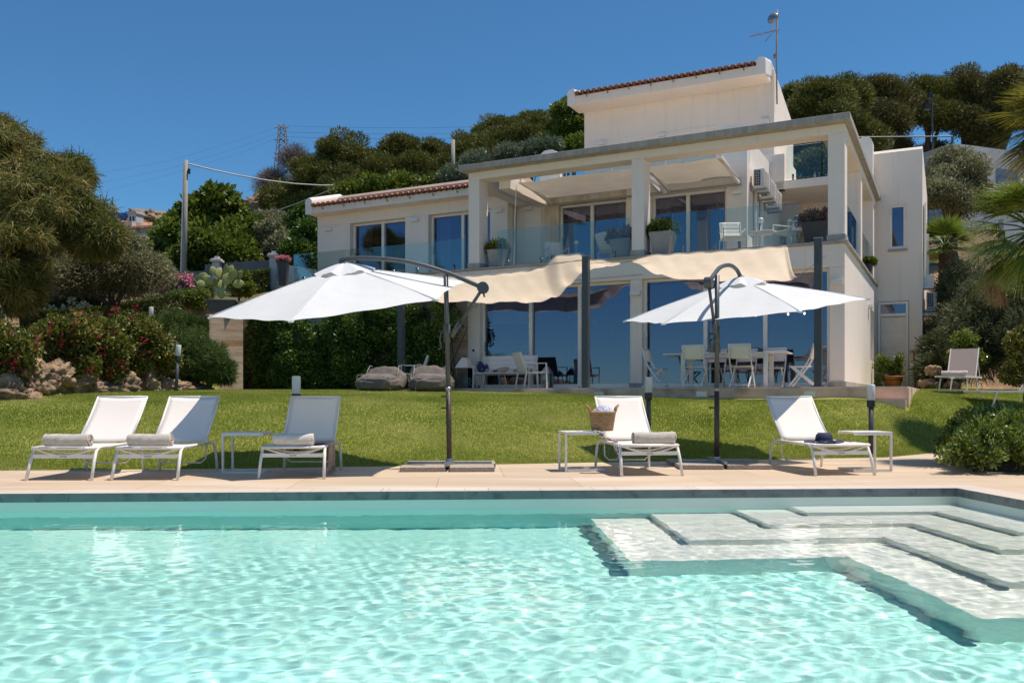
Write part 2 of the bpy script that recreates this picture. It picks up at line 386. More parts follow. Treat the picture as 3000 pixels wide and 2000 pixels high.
def build_ground():
    # turf and hillside: one sheet from the deck to the far hill
    m = bpy.data.materials.new('turf_and_earth'); m.use_nodes = True; n = m.node_tree; L = n.links; b = n.nodes['Principled BSDF']
    b.inputs['Roughness'].default_value = .95; b.inputs['Specular IOR Level'].default_value = .1
    ge = n.nodes.new('ShaderNodeNewGeometry')
    def noise(s, d=6):
        z = n.nodes.new('ShaderNodeTexNoise'); z.inputs['Scale'].default_value = s; z.inputs['Detail'].default_value = d
        L.new(ge.outputs['Position'], z.inputs['Vector']); return z.outputs['Fac']
    def mix(f, a, c, lo=.35, hi=.65):
        r_ = n.nodes.new('ShaderNodeMapRange'); r_.inputs[1].default_value = lo; r_.inputs[2].default_value = hi; L.new(f, r_.inputs[0])
        x = n.nodes.new('ShaderNodeMix'); x.data_type = 'RGBA'; L.new(r_.outputs[0], x.inputs[0])
        for k, q in ((6, a), (7, c)):
            if isinstance(q, tuple): x.inputs[k].default_value = (*q, 1)
            else: L.new(q, x.inputs[k])
        return x.outputs[2]
    grass = mix(noise(1.2), (.18, .21, .03), (.32, .31, .08))
    grass = mix(noise(30, 3), grass, (.09, .12, .02), .45, .75)
    earth = mix(noise(1.5), (.42, .28, .17), (.24, .16, .10))
    earth = mix(noise(14), earth, (.12, .08, .05), .5, .8)
    scrub = mix(noise(.35), (.045, .055, .02), (.16, .13, .07), .4, .6)
    at_ = n.nodes.new('ShaderNodeAttribute'); at_.attribute_name = 'zone'
    sx = n.nodes.new('ShaderNodeSeparateColor'); L.new(at_.outputs['Color'], sx.inputs[0])
    def mx(f, a, c):
        x = n.nodes.new('ShaderNodeMix'); x.data_type = 'RGBA'; L.new(f, x.inputs[0]); L.new(a, x.inputs[6]); L.new(c, x.inputs[7]); return x.outputs[2]
    col = mx(sx.outputs[0], grass, earth); col = mx(sx.outputs[1], col, scrub)
    L.new(col, b.inputs['Base Color'])
    bp = n.nodes.new('ShaderNodeBump'); bp.inputs['Strength'].default_value = .6; bp.inputs['Distance'].default_value = .03
    L.new(noise(40, 4), bp.inputs['Height']); L.new(bp.outputs[0], b.inputs['Normal'])
    xs = np.concatenate([np.arange(-120, -30, 6.), np.arange(-30, 30, .35), np.arange(30, 131, 6.)])
    ys = np.concatenate([np.arange(9.4, 32, .3), np.arange(32, 110, 1.5), np.arange(110, 201, 8.)])
    hole = lambda x, y: ~((x < 4.4) & (y < 9.2) & (x > -15))
    o = terrain_grid(xs, ys, 'ground', m, keep=hole, dz=-.012); struct(o)
    me = o.data; nv = len(me.vertices); co = np.empty(nv*3, np.float32); me.vertices.foreach_get('co', co); co = co.reshape(-1, 3)
    el = bank_edge(co[:, 0])
    e = ((co[:, 1] - el > -.2) & (co[:, 0] < -1)) | ((co[:, 0] > 8.5) & (co[:, 1] > np.interp(co[:, 0], [9, 12.3, 13.2, 16, 40], [34, 27.6, 25.3, 23.5, 22]) - .3))
    s_ = co[:, 1] > 33
    c = np.zeros((nv, 4), np.float32); c[:, 0] = e; c[:, 1] = s_; c[:, 3] = 1
    at2 = me.color_attributes.new('zone', 'FLOAT_COLOR', 'POINT'); at2.data.foreach_set('color', c.ravel())
build_ground()

def grass_blades():
    N = 1000000
    x = RNG.uniform(-14, 15.5, N); u = RNG.random(N)
    e = lawn_edge(x); far = np.full(N, 30.0)
    y = e + (u ** 1.35) * (27.5 - e)
    # keep what the camera's side of the garden shows
    px = x / y
    el = bank_edge(x)
    hx = (x - HO.x) * math.cos(TH) - (y - HO.y) * math.sin(TH); hy = (x - HO.x) * math.sin(TH) + (y - HO.y) * math.cos(TH)
    house = ((hx > -11.3) & (hx < 1.42) & (hy > -2.68)) | ((hx <= -11.3) & (hy > -.35))
    er = np.interp(x, [9, 12.3, 13.2, 16, 40], [34, 27.6, 25.3, 23.5, 22])
    ok = (np.abs(px) < .68) & (y < el + .1) & ~house & (y < er)
    x, y = x[ok], y[ok]; n = len(x); z = ter(x, y)
    h = RNG.uniform(.012, .030, n) * (1 + .3*np.sin(x*1.7)*np.sin(y*1.3)); wd = RNG.uniform(.0035, .007, n) * (y/14)
    a = RNG.uniform(0, 2*np.pi, n); ln = RNG.uniform(.2, 1.0, n) * h; b = RNG.uniform(0, 2*np.pi, n)
    dx, dy = np.cos(a)*wd, np.sin(a)*wd
    V = np.empty((n, 3, 3), np.float32)
    V[:, 0] = np.stack([x-dx, y-dy, z-.01], 1); V[:, 1] = np.stack([x+dx, y+dy, z-.01], 1)
    V[:, 2] = np.stack([x+np.cos(b)*ln, y+np.sin(b)*ln, z+h], 1)
    o = np_mesh('grass', V.reshape(-1, 3), np.arange(n*3).reshape(-1, 3), LV['grass'], rnd=np.clip(RNG.random(n)*.7 + .30*(.5+.25*np.sin(x*1.9+np.sin(y*2.3)*1.4)+.25*np.sin(y*2.9+x*.8)+.3*np.sin(x*.55+y*.4+2)), 0, 1))
    o['kind'] = 'stuff'; tag(o, 'short sunlit lawn grass between the pool deck and the house', 'grass')
grass_blades()

# ---------------------------------------------------------------- deck and pool
def stone(name, c1, c2, c3, joint=None, jx=1.25, jy=.6, rough=.7, rot=0, line=(.30, .24, .19)):
    m = mat(name, c1, c2, 1.2, rough, .12, 40, stretch=(.35, 2.2, 1), lo=.3, hi=.7, c3=c3, s3=.8, world=True)
    if joint:
        n = m.node_tree; L = n.links; b = n.nodes['Principled BSDF']; src = b.inputs['Base Color'].links[0].from_socket
        ge = n.nodes.new('ShaderNodeNewGeometry'); mp = n.nodes.new('ShaderNodeMapping'); mp.vector_type = 'TEXTURE'
        mp.inputs['Location'].default_value = (PO.x, PO.y, 0); mp.inputs['Rotation'].default_value = (0, 0, rot)
        L.new(ge.outputs['Position'], mp.inputs[0])
        br = n.nodes.new('ShaderNodeTexBrick'); br.offset = .5; br.inputs['Scale'].default_value = 1
        br.inputs['Brick Width'].default_value = jx; br.inputs['Row Height'].default_value = jy
        br.inputs['Mortar Size'].default_value = joint; br.inputs['Mortar Smooth'].default_value = .3
        br.inputs['Color1'].default_value = (1, 1, 1, 1); br.inputs['Color2'].default_value = (.90, .90, .90, 1); br.inputs['Mortar'].default_value = (*[x/.6 for x in line], 1)
        L.new(mp.outputs[0], br.inputs['Vector'])
        mx = n.nodes.new('ShaderNodeMix'); mx.data_type = 'RGBA'; mx.blend_type = 'MULTIPLY'; mx.inputs[0].default_value = 1
        L.new(src, mx.inputs[6]); L.new(br.outputs['Color'], mx.inputs[7]); L.new(mx.outputs[2], b.inputs['Base Color'])
    return m
M['deck'] = stone('travertine_deck', (.62, .49, .36), (.55, .40, .265), (.70, .60, .49), .004, 1.5, 1.5, .6, PR)
M['cope'] = stone('travertine_coping', (.64, .54, .45), (.60, .50, .41), (.70, .63, .55), .004, 1.05, 5, .6, PR)
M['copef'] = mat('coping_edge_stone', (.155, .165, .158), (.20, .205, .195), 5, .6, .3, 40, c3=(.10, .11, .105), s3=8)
M['patio'] = mat('terracotta_patio', (.84, .58, .44), (.68, .45, .32), 2.2, .8, .2, 40, c3=(.30, .19, .13), s3=1.3)
M['patiotop'] = mat('pale_patio_floor', (.60, .49, .40), (.52, .41, .33), 2, .7)

def build_deck():
    # deck as a ring of sheets round the pool, cut along the curved lawn edge on its far side
    XL, XR, YN = -11.0, 0.0, -7.9                      # pool in its own coordinates
    xs = np.concatenate([np.linspace(-40, -14, 14), np.linspace(-13, 11, 60), np.linspace(12, 40, 10)])
    vs = []; fs = []
    mb = MB()
    pts = [Vector((x, float(lawn_edge(x)) + .02, 0)) for x in xs]
    for a, c in zip(pts[:-1], pts[1:]):
        p0 = PW(-60, .3); p1 = PW(60, .3)
        def foot(q): t = (q.x - p0.x)/(p1.x - p0.x); return p0.lerp(p1, t)
        mb.add([foot(a), foot(c), c, a, foot(a)-Vector((0,0,.3)), foot(c)-Vector((0,0,.3)), c-Vector((0,0,.3)), a-Vector((0,0,.3))], [(0,1,2,3), (3,2,6,7)])
    def q(x0, y0, x1, y1, z=0): mb.add([PW(x0,y0,z), PW(x1,y0,z), PW(x1,y1,z), PW(x0,y1,z)], [(0,1,2,3)])
    q(.3, -40, 40, .3); q(-11.3, -40, .3, YN-.3); q(-60, -40, -11.3, .3)
    struct(mb.build('pool_deck', M['deck']))
    cp = MB()                                          # coping: real 8 cm thick slabs overhanging the pool
    def slab(x0, y0, x1, y1):
        lo, hi = -.08, .004
        cp.k = 0; cp.add([PW(x0,y0,hi), PW(x1,y0,hi), PW(x1,y1,hi), PW(x0,y1,hi)], [(0,1,2,3)])
        cp.k = 1; cp.add([PW(x0,y0,lo), PW(x1,y0,lo), PW(x1,y1,lo), PW(x0,y1,lo), PW(x0,y0,hi), PW(x1,y0,hi), PW(x1,y1,hi), PW(x0,y1,hi)],
                         [(3,2,1,0), (0,1,5,4), (1,2,6,5), (2,3,7,6), (3,0,4,7)])
    g_ = .003; x = XL
    while x < 0:
        x2 = min(x + .755, 0); slab(x+g_, 0, x2, .32); x = x2
    y = YN
    while y < 0:
        y2 = min(y + .755, 0); slab(0, y+g_, .32, y2); slab(XL-.32, y+g_, XL, y2); y = y2
    slab(XL-.32, g_, XL, .32); slab(g_, 0+g_, .32, .32)
    x = XL
    while x < 0:
        x2 = min(x + .755, 0); slab(x+g_, YN-.32, x2, YN); x = x2
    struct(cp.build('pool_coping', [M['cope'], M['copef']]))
    # pool shell
    liner = mat('pool_liner', (.46, .91, .83), (.50, .93, .85), 3, .6, world=True)
    shal = mat('pool_step_plaster', (.92, .93, .87), (.88, .91, .83), 3, .6, world=True)
    wallm = mat('bounce_lit_wall_plaster', (.70, .78, .70), (.74, .79, .70), 2, .6, world=True)  # rim colour raised to stand in for missing underwater bounce light
    D = -1.42; o_ = .03
    x0, x1, y0, y1 = XL-o_, o_, YN-o_, o_
    fl = MB(); fl.add([PW(x0,y0,D), PW(x1,y0,D), PW(x1,y1,D), PW(x0,y1,D)], [(0,1,2,3)])
    for a, c in (((x0,y1),(x1,y1)), ((x1,y1),(x1,y0)), ((x1,y0),(x0,y0)), ((x0,y0),(x0,y1))):
        fl.add([PW(*a, D), PW(*c, D), PW(*c, -.36), PW(*a, -.36)], [(0,1,2,3)])
    f = struct(fl.build('pool_basin', liner)); f.cycles.is_caustics_receiver = True
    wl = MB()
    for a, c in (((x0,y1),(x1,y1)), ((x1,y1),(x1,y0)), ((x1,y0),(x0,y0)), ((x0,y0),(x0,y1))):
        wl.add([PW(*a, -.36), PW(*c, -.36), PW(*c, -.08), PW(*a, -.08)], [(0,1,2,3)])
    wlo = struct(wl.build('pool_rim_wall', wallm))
    st = MB(); rs = MB()
    tr = [(.50, 1.75, -.26), (1.0, 2.3, -.48), (1.5, 3.15, -.70), (2.05, 3.75, -.94)]
    pw, pl, pz = 0, 0, None
    for i, (wd, ln, z) in enumerate(tr):
        # far arm and side arm as an L; outer outline of this tread minus the one above
        def Lpoly(w_, l_, z_): return [PW(x1-l_, y1, z_), PW(x1-l_, y1-w_, z_), PW(x1-w_, y1-w_, z_), PW(x1-w_, y1-l_, z_), PW(x1, y1-l_, z_), PW(x1, y1, z_)]
        O_ = Lpoly(wd, ln, z)
        if i == 0: st.add(O_, [(0,1,2,5), (2,3,4,5)])
        else:
            I_ = Lpoly(pw, pl, z); st.add(O_ + I_, [(0,1,7,6), (1,2,8,7), (2,3,9,8), (3,4,10,9)])
        zb = tr[i+1][2] if i < 3 else D
        B_ = [Vector((p.x, p.y, zb)) for p in O_]
        rs.add(O_ + B_, [(0,1,7,6), (1,2,8,7), (2,3,9,8), (3,4,10,9)])
        pw, pl = wd, ln
    s1 = struct(st.build('pool_step_treads', shal)); s1.cycles.is_caustics_receiver = True
    s2 = struct(rs.build('pool_step_risers', shal)); s2.cycles.is_caustics_receiver = True
    # water: real ripples, sun refracted through them
    d = .0205; xs = np.arange(x0, x1+d/2, d); xs[-1] = x1; ys = np.arange(y0, y1+d/2, d); ys[-1] = y1
    X, Y = np.meshgrid(xs, ys); Z = np.zeros_like(X); r_ = np.random.default_rng(5)
    for i in range(90):
        lam = math.exp(r_.uniform(math.log(.07), math.log(.40))); th = r_.normal(1.35, 1.0); k = 2*math.pi/lam
        am = .00068 * lam ** .82
        Z += am * np.sin(k*(X*math.cos(th) + Y*math.sin(th)) + r_.uniform(0, 6.28)) * (.55 + .45*np.sin(X*r_.uniform(.2, .9) + Y*r_.uniform(.2, .9) + r_.uniform(0, 6.28)))
    # calmer beside the far wall, livelier in the open
    Z *= (.16 + .84*smooth(.15, 1.8, -Y)) * (.75 + .35*smooth(-8, -1, X))
    nx, ny = len(xs), len(ys); i = np.arange((nx-1)*(ny-1)); rr = i//(nx-1); c = i % (nx-1); a = rr*nx + c
    Q = np.stack([a, a+1, a+nx+1, a+nx], 1)
    cp_, sp = math.cos(PR), math.sin(PR); Xf, Yf = X.ravel(), Y.ravel()
    V = np.stack([PO.x + Xf*cp_ - Yf*sp, PO.y + Xf*sp + Yf*cp_, Z.ravel() - .155], 1)
    m = bpy.data.materials.new('pool_water'); m.use_nodes = True; n = m.node_tree; n.nodes.remove(n.nodes['Principled BSDF'])
    gl = n.nodes.new('ShaderNodeBsdfGlass'); gl.inputs['Roughness'].default_value = 0; gl.inputs['IOR'].default_value = 1.333
    gl.inputs['Color'].default_value = (.97, 1, 1, 1)
    n.links.new(gl.outputs[0], n.nodes['Material Output'].inputs[0])
    wo = np_mesh('pool_water', V, Q, m, smooth=True); struct(wo); wo.cycles.is_caustics_caster = True
    # hillside and sea the terrace looks out on, behind the camera
    sea = MB(); sea.add([(-3000, -3000, -60), (3000, -3000, -60), (3000, -120, -60), (-3000, -120, -60)], [(0,1,2,3)])
    struct(sea.build('sea', mat('sea_water', (.02, .07, .14), (.03, .09, .17), .02, .25)))
    sl_ = MB(); sl_.add([(-140, -45, -.3), (140, -45, -.3), (200, -130, -61), (-200, -130, -61)], [(0,3,2,1)])
    sl_.add([(-140, -45, -.02), (140, -45, -.02), (140, -29, -.02), (-140, -29, -.02)], [(0,1,2,3)])
    struct(sl_.build('hillside', mat('dry_slope', (.09, .10, .04), (.2, .16, .09), .3, .9)))
build_deck()
# ---------------------------------------------------------------- the villa
villa = thing('villa', 'two storey cream villa with glazed ground floor, columned upper terrace and tiled tower', 'house', (HO.x, HO.y, 0), -TH)
def vp(name, m, boxes=None, mb=None, **k):
    b = mb or MB()
    for q in boxes or []: b.box(*q)
    return b.build(name, m, k.pop('parent', villa), **k)
FH, UH = 3.84, 6.63                                   # heads of the ground and upper openings
# ground floor front, side and the terrace edge above
vp('front_wall', M['wall'], [(-9.68,0,.7,-9.31,.4,FH), (-5.02,0,.7,-4.72,.4,FH), (-.33,0,.7,0,.4,FH), (-9.68,0,FH,0,.4,4.36),
   (-9.31,.02,.7,-5.02,.4,1.17), (-4.72,.02,.7,-.33,.4,1.17)], bevel=.012)
vp('side_wall', M['wall'], [(-.4,.4,.7,0,6.66,4.36), (-.4,8.0,.7,0,8.7,4.36), (-.4,6.66,.7,0,8.0,2.0), (-.4,6.66,3.5,0,8.0,4.36), (-.3,6.66,2.0,-.25,8.0,3.5)], bevel=.01)
for q_ in ((-5.04,-.03,1.12,-4.70,0,1.27), (-.35,-.03,1.12,.03,0,1.27), (0,0,1.12,.03,8.7,1.27), (-9.7,-.03,1.12,-9.29,0,1.25)): vp('plinth', M['concrete'], [q_])
vp('terrace_ledge', M['concrete'], [(-9.74,-.07,4.36,.07,3.1,4.42), (-2.8,3.1,4.36,.07,8.7,4.42), (-16.0,-.07,4.36,-9.74,2.5,4.42)], bevel=.01)
vp('lower_terrace_wall', M['wall'], [(-16.0,0,3.95,-9.68,.35,4.36)], bevel=.01)
# upper terrace columns, beam and slab frame
for x0, x1, y0, y1 in ((-9.66,-9.32,0,.5), (-4.99,-4.67,0,.5), (-.36,0,0,.5), (-.36,0,3.75,4.15), (-.36,0,7.6,8.0), (-10.06,-9.76,2.95,3.3)):
    c = vp('column', M['wall'], [(x0,y0,4.42,x1,y1,6.83)], bevel=.012)
    if y1 < 1: vp('column_base', M['concrete'], [(x0-.02,y0-.02,4.42,x1+.02,y1+.02,4.56)], parent=c)
vp('roof_beam', M['wall'], [(-9.66,0,6.83,0,.5,7.03), (-.36,.5,6.83,0,8.7,7.03), (-9.66,.5,6.7,-9.32,3.1,7.03), (-8.98,.5,6.62,-8.66,3.1,7.03)], bevel=.01)
vp('roof_slab', M['concrete'], [(-9.8,-.3,7.03,.14,.62,7.18), (-.62,.62,7.03,.14,8.7,7.18), (-9.8,.62,7.03,-9.1,3.1,7.18)], bevel=.012)
# upper back wall with its two openings
vp('upper_wall', M['wall'], [(-9.74,3.1,4.42,-8.92,3.45,7.3)])
vp('upper_wall', M['wall'], [(-6.22,3.1,4.42,-5.47,3.45,UH), (-3.36,3.1,4.42,-2.8,3.45,7.3), (-5.47,3.1,UH,-3.36,3.45,7.3), (-6.22,3.1,UH,-5.47,3.45,7.3)], bevel=.01)
vp('stained_wall', M['wallstain'], [(-8.92,3.1,4.42,-8.34,3.45,7.3), (-8.34,3.1,UH,-6.22,3.45,7.3)])
vp('terrace_side_wall', M['wall'], [(-3.1,3.45,4.42,-2.8,6.3,8.0), (-3.1,6.3,4.42,-2.8,8.7,7.15), (-3.1,6.3,7.15,-2.37,6.6,8.22), (-2.8,6.6,7.4,-2.37,8.5,8.22)], bevel=.012)
vp('downpipe', M['trim'], mb=MB().tube([(-2.74,3.9,4.42),(-2.74,3.9,6.7)],.05).tube([(-2.74,4.75,4.42),(-2.74,4.75,6.6)],.05), smooth=True)
vp('back_terrace_slab', M['wall'], [(-2.8,6.3,7.15,-.36,12,7.4)], bevel=.01)
vp('recess_wall', M['wall'], [(-2.8,8.7,4.42,-2.66,9,7.15), (-1.95,8.7,4.42,-.1,9,7.15), (-2.66,8.7,6.6,-1.95,9,7.15)])
vp('flat_roof', M['wall'], [(-9.74,3.45,7.25,-3.1,7.3,7.3)])
def hump(x0, x1, y0, y1, z0, z1):                     # parapet pier with a rounded crest
    b = MB(); n = 8; r_ = min(.25, (x1-x0)/2)
    pts = [(x0, z0), (x1, z0)] + [(x1-r_+r_*math.sin(t), z1-r_+r_*math.cos(t)) for t in [math.pi/2-k*math.pi/2/n for k in range(n+1)]] \
        + [(x0+r_-r_*math.sin(t), z1-r_+r_*math.cos(t)) for t in [k*math.pi/2/n for k in range(n+1)]]
    vs = [(x, y0, z) for x, z in pts] + [(x, y1, z) for x, z in pts]; k = len(pts)
    b.add(vs, [tuple(range(k)), tuple(range(2*k-1, k-1, -1))] + [(i, k+i, k+(i+1)%k, (i+1)%k) for i in range(k)]); return b
vp('parapet', M['trim'], mb=hump(-8.97,-8.35,3.1,3.4,7.3,8.32)); vp('parapet', M['trim'], mb=hump(-3.62,-2.8,3.1,3.4,7.3,8.32))
vp('parapet', M['trim'], mb=hump(-.5,-.06,8.2,8.65,7.18,8.95))
# tower
tw = MB().prismx([(7.3,7.3),(10.9,7.3),(10.9,10.4),(7.3,11.15)], -9.22, -2.84); vp('tower_wall', M['wall'], mb=tw)
eave = MB().box(-9.42,6.35,10.72,-2.94,7.3,11.02); vp('tower_eave', M['wall'], mb=eave, bevel=.02)
def gable(x0, x1, ya, za, yr, zr, yb, zb, th):         # rounded end parapet that follows the roof
    b = MB(); r_ = (x1-x0)/2; prof = [(-r_, -th)] + [(-r_*math.cos(t), r_*math.sin(t)) for t in [k*math.pi/8 for k in range(9)]] + [(r_, -th)]
    vs = []; 
    for y, z in ((ya, za), (yr, zr), (yb, zb)): vs += [((x0+x1)/2+px, y, z+pz) for px, pz in prof]
    k = len(prof); fs = [tuple(range(k)), tuple(range(3*k-1, 2*k-1, -1))]
    for i in range(2): fs += [(i*k+j, (i+1)*k+j, (i+1)*k+(j+1)%k, i*k+(j+1)%k) for j in range(k)]
    return b.add(vs, fs)
vp('tower_parapet', M['trim'], mb=gable(-9.44,-9.16,6.33,11.12,7.4,11.34,10.9,10.5,.4), smooth=False)
vp('tower_parapet', M['trim'], mb=gable(-3.2,-2.92,6.33,11.12,7.4,11.38,10.9,10.55,.4), smooth=False)
def tiles(x0, x1, ya, za, yb, zb, pitch=.2, name='tiled_roof'):
    n = round((x1-x0)/pitch); per = 8; sl_ = Vector((0, yb-ya, zb-za)); ln = sl_.length; rows = max(2, int(ln/.35))
    b = MB(); b.k = 0
    def fn(u, v):
        x = x0 + u*(x1-x0); ph = (u*n) % 1.0; hgt = .075*abs(math.sin(math.pi*(u*n))) if ph < 1 else 0
        w_ = .02*((v*rows) % 1.0)
        return (x, ya + v*(yb-ya), za + v*(zb-za) + hgt - w_)
    b.grid(fn, n*per, rows*3)
    o = b.build(name, M['tile'], villa, smooth=True, solid=.018)
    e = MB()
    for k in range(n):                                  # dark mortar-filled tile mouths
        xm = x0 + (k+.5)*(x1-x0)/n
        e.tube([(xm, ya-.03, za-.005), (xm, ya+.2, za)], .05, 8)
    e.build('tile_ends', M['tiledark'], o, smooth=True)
    return o
def gutter_hooks(x0, x1, y, z, n, par):
    for k in range(n):
        x = x0 + (k+.5)*(x1-x0)/n
        MB().tube([(x, y+.06, z+.03), (x, y-.03, z+.02), (x, y-.05, z-.04), (x, y, z-.09), (x, y+.05, z-.04)], .011, 6).build('gutter_bracket', M['tiledark'], par)
t1 = tiles(-9.16, -3.2, 6.25, 11.06, 7.5, 11.3); gutter_hooks(-9.1, -3.2, 6.3, 11.0, 8, t1)
vp('tower_roof_back', M['tile'], mb=MB().prismx([(7.3,11.15),(10.9,10.4),(10.9,10.46),(7.3,11.27)], -9.16, -3.2))
# left wing
vp('wing_wall', M['wall'], [(-16.92,2.5,3.9,-15.57,2.85,UH), (-13.40,2.5,3.9,-12.53,2.85,UH), (-10.34,2.5,3.9,-9.74,2.85,UH), (-16.92,2.5,UH,-9.74,2.85,7.0),
   (-16.92,2.85,3.9,-16.6,8,7.0)], bevel=.01)
vp('wing_eave', M['wall'], [(-16.98,2.02,6.97,-9.8,2.5,7.2)], bevel=.015)
t2 = tiles(-16.74, -9.84, 1.93, 7.22, 3.4, 7.5); gutter_hooks(-16.7, -9.9, 1.98, 7.16, 8, t2)
vp('wing_ridge', M['ridge'], mb=MB().prismx([(3.35,7.2),(5.5,7.2),(5.5,7.55),(4.0,7.88),(3.45,7.84),(3.35,7.74)], -16.74, -9.8))
vp('wing_parapet', M['trim'], mb=gable(-17.02,-16.74,2.0,7.36,3.6,7.82,6,7.4,.4))
# annex
ax = MB().prismx([(8.7,.8),(14,.8),(14,8.1),(8.95,8.62),(8.82,8.6),(8.72,8.5)], .93, 1.31); ax.prismx([(8.7,.8),(14,.8),(14,8.1),(8.95,8.62),(8.82,8.6),(8.72,8.5)], -.1, .04)
ax.box(.04,8.7,3.88,.93,14,5.49).box(.04,8.7,5.49,.38,14,6.86).box(.86,8.7,5.49,.93,14,6.86).box(.38,8.9,5.49,.86,14,6.86)
ax.prismx([(8.7,6.86),(14,6.86),(14,8.1),(8.95,8.62),(8.82,8.6),(8.72,8.5)], .04, .93).box(.04,8.8,.8,.93,14,3.88)
vp('annex_wall', M['wall'], mb=ax)
# openings
def opening(name, x0, x1, z0, z1, y, mulls, fw=.07, mw=.1, gm=None, cap=True):
    """frame with its panes; mulls: list of mullion centres"""
    f = MB(); d0, d1 = y, y+.1
    f.box(x0, d0, z0, x0+fw, d1, z1).box(x1-fw, d0, z0, x1, d1, z1).box(x0+fw, d0, z1-fw, x1-fw, d1, z1).box(x0+fw, d0, z0, x1-fw, d1, z0+.09)
    for k, xm in enumerate(mulls):
        f.box(xm-mw/2, d0+(.004 if k % 2 else -.004), z0+.09, xm+mw/2, d1, z1-fw)
    fo = f.build(name, M['frame'], villa, bevel=.006)
    ed = [x0+fw] + [v for xm in mulls for v in (xm-mw/2, xm+mw/2)] + [x1-fw]
    for k in range(0, len(ed), 2):
        yy = y+.05 + (.03 if (k//2) % 2 else 0)
        MB().box(ed[k], yy, z0+.09, ed[k+1], yy+.012, z1-fw).build('pane', gm or M['glass'], fo)
    MB().box(ed[0]+.005, y-.03, z0+1.0, ed[0]+.03, y-.005, z0+1.25).build('handle', M['alu'], fo)
    return fo
A = opening('sliding_door', -9.31, -5.02, 1.17, FH, .17, [-7.86, -6.46])
B = opening('sliding_door', -4.72, -.33, 1.17, FH, .17, [-3.18, -1.77])
Cd = opening('sliding_door', -8.34, -6.22, 4.42, UH, 3.25, [-7.33])
Dd = opening('sliding_door', -5.47, -3.36, 4.42, UH, 3.25, [-4.46])
W1 = opening('sliding_door', -15.57, -13.40, 4.42, UH, 2.7, [-14.4])
W2 = opening('sliding_door', -12.53, -10.34, 4.42, UH, 2.7, [-11.4])
opening('tower_window', -7.82, -6.98, 7.35, 9.65, 7.27, [-7.4], .06, .08); opening('tower_window', -5.85, -4.64, 7.35, 9.65, 7.27, [], .06, .08)
opening('narrow_window', .38, .86, 5.49, 6.86, 8.73, [], .08); vp('window_sill', M['concrete'], [(.34,8.63,5.42,.9,8.73,5.485)])
opening('back_window', -2.66, -1.95, 4.42, 6.6, 8.72, [], .07)
# rooms behind the glass
def room(x0, x1, y0, y1, z0, z1, m='inside'):
    b = MB(); b.add([(x0,y0,z0),(x1,y0,z0),(x1,y1,z0),(x0,y1,z0),(x0,y0,z1),(x1,y0,z1),(x1,y1,z1),(x0,y1,z1)],
          [(0,1,2,3),(4,7,6,5),(2,6,7,3),(1,5,6,2),(0,3,7,4)])
    return b.build('room_interior', M[m], villa)
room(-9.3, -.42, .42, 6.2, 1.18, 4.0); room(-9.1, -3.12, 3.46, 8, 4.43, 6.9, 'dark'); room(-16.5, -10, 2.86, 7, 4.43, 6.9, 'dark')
M['panel'] = mat('pale_interior_panel', (.42,.42,.42))
for q_ in ((-8.9,6.1,1.2,-7.9,6.19,3.9), (-6.0,6.1,1.2,-5.1,6.19,3.7), (-3.0,6.1,1.2,-1.7,6.19,3.9)): vp('wall_panel', M['panel'], [q_])
for q_ in ((-3.9,2.2,1.18,-3.72,2.4,4.0), (-8.05,2.4,1.18,-7.85,2.6,4.0)): vp('interior_post', M['dark'], [q_])
vp('roller_blind', M['trim'], [(-9.1,.36,2.9,-7.95,.37,FH-.07)])
def curtain(x0, x1, y, z0, z1, nf):
    def fn(u, v): return (x0+u*(x1-x0)*(1-.12*math.sin(v*3)), y+.045*math.sin(u*nf*math.pi*2), z0+v*(z1-z0))
    MB().grid(fn, nf*6, 6).build('curtain', M['curtain'], villa, smooth=True)
curtain(-15.45,-15.0,2.98,4.5,6.55,5); curtain(-13.6,-13.45,2.98,4.5,6.55,2); curtain(-12.4,-11.95,2.98,4.5,6.55,5); curtain(-10.55,-10.4,2.98,4.5,6.55,2)
curtain(-8.2,-7.85,3.5,4.5,6.55,4); curtain(-6.6,-6.32,3.5,4.5,6.55,3); curtain(-5.35,-5.0,3.5,4.5,6.55,4); curtain(-3.75,-3.45,3.5,4.5,6.55,3)
for x, y, z in ((-1.75,2.4,3.42),(-1.9,2.2,3.36),(-1.6,2.3,3.3),(-1.4,2.5,3.4),(-1.2,2.3,3.3),(-3.35,2.2,3.3),(-3.7,2.4,3.35),(-4.05,2.2,3.28),(-2.75,2.3,3.3),(-2.45,2.5,3.32)):
    z -= .27
    o = MB().lathe([(.003,.045),(.02,.03),(.03,0),(.02,-.024),(.003,-.03)], 10, (x,y,z)).build('pendant_bulb', M['bulb'], villa, smooth=True)
MB().tube([(-6.2,1.6,3.9),(-6.2,1.6,3.45)],.012).lathe([(.01,.06),(.09,.03),(.16,-.06),(.02,-.08)],14,(-6.2,1.6,3.4)).tube([(-6.2,1.6,3.45),(-5.6,1.5,3.48)],.01).tube([(-6.2,1.6,3.45),(-6.9,1.7,3.36)],.01).build('ceiling_lamp', M['dark'], villa, smooth=True)
MB().lathe([(.01,.11),(.08,.08),(.115,0),(.08,-.08),(.01,-.11)],16,(-6.45,1.2,2.95)).build('globe_lamp', M['bulb'] if False else M['frost'], villa, smooth=True)
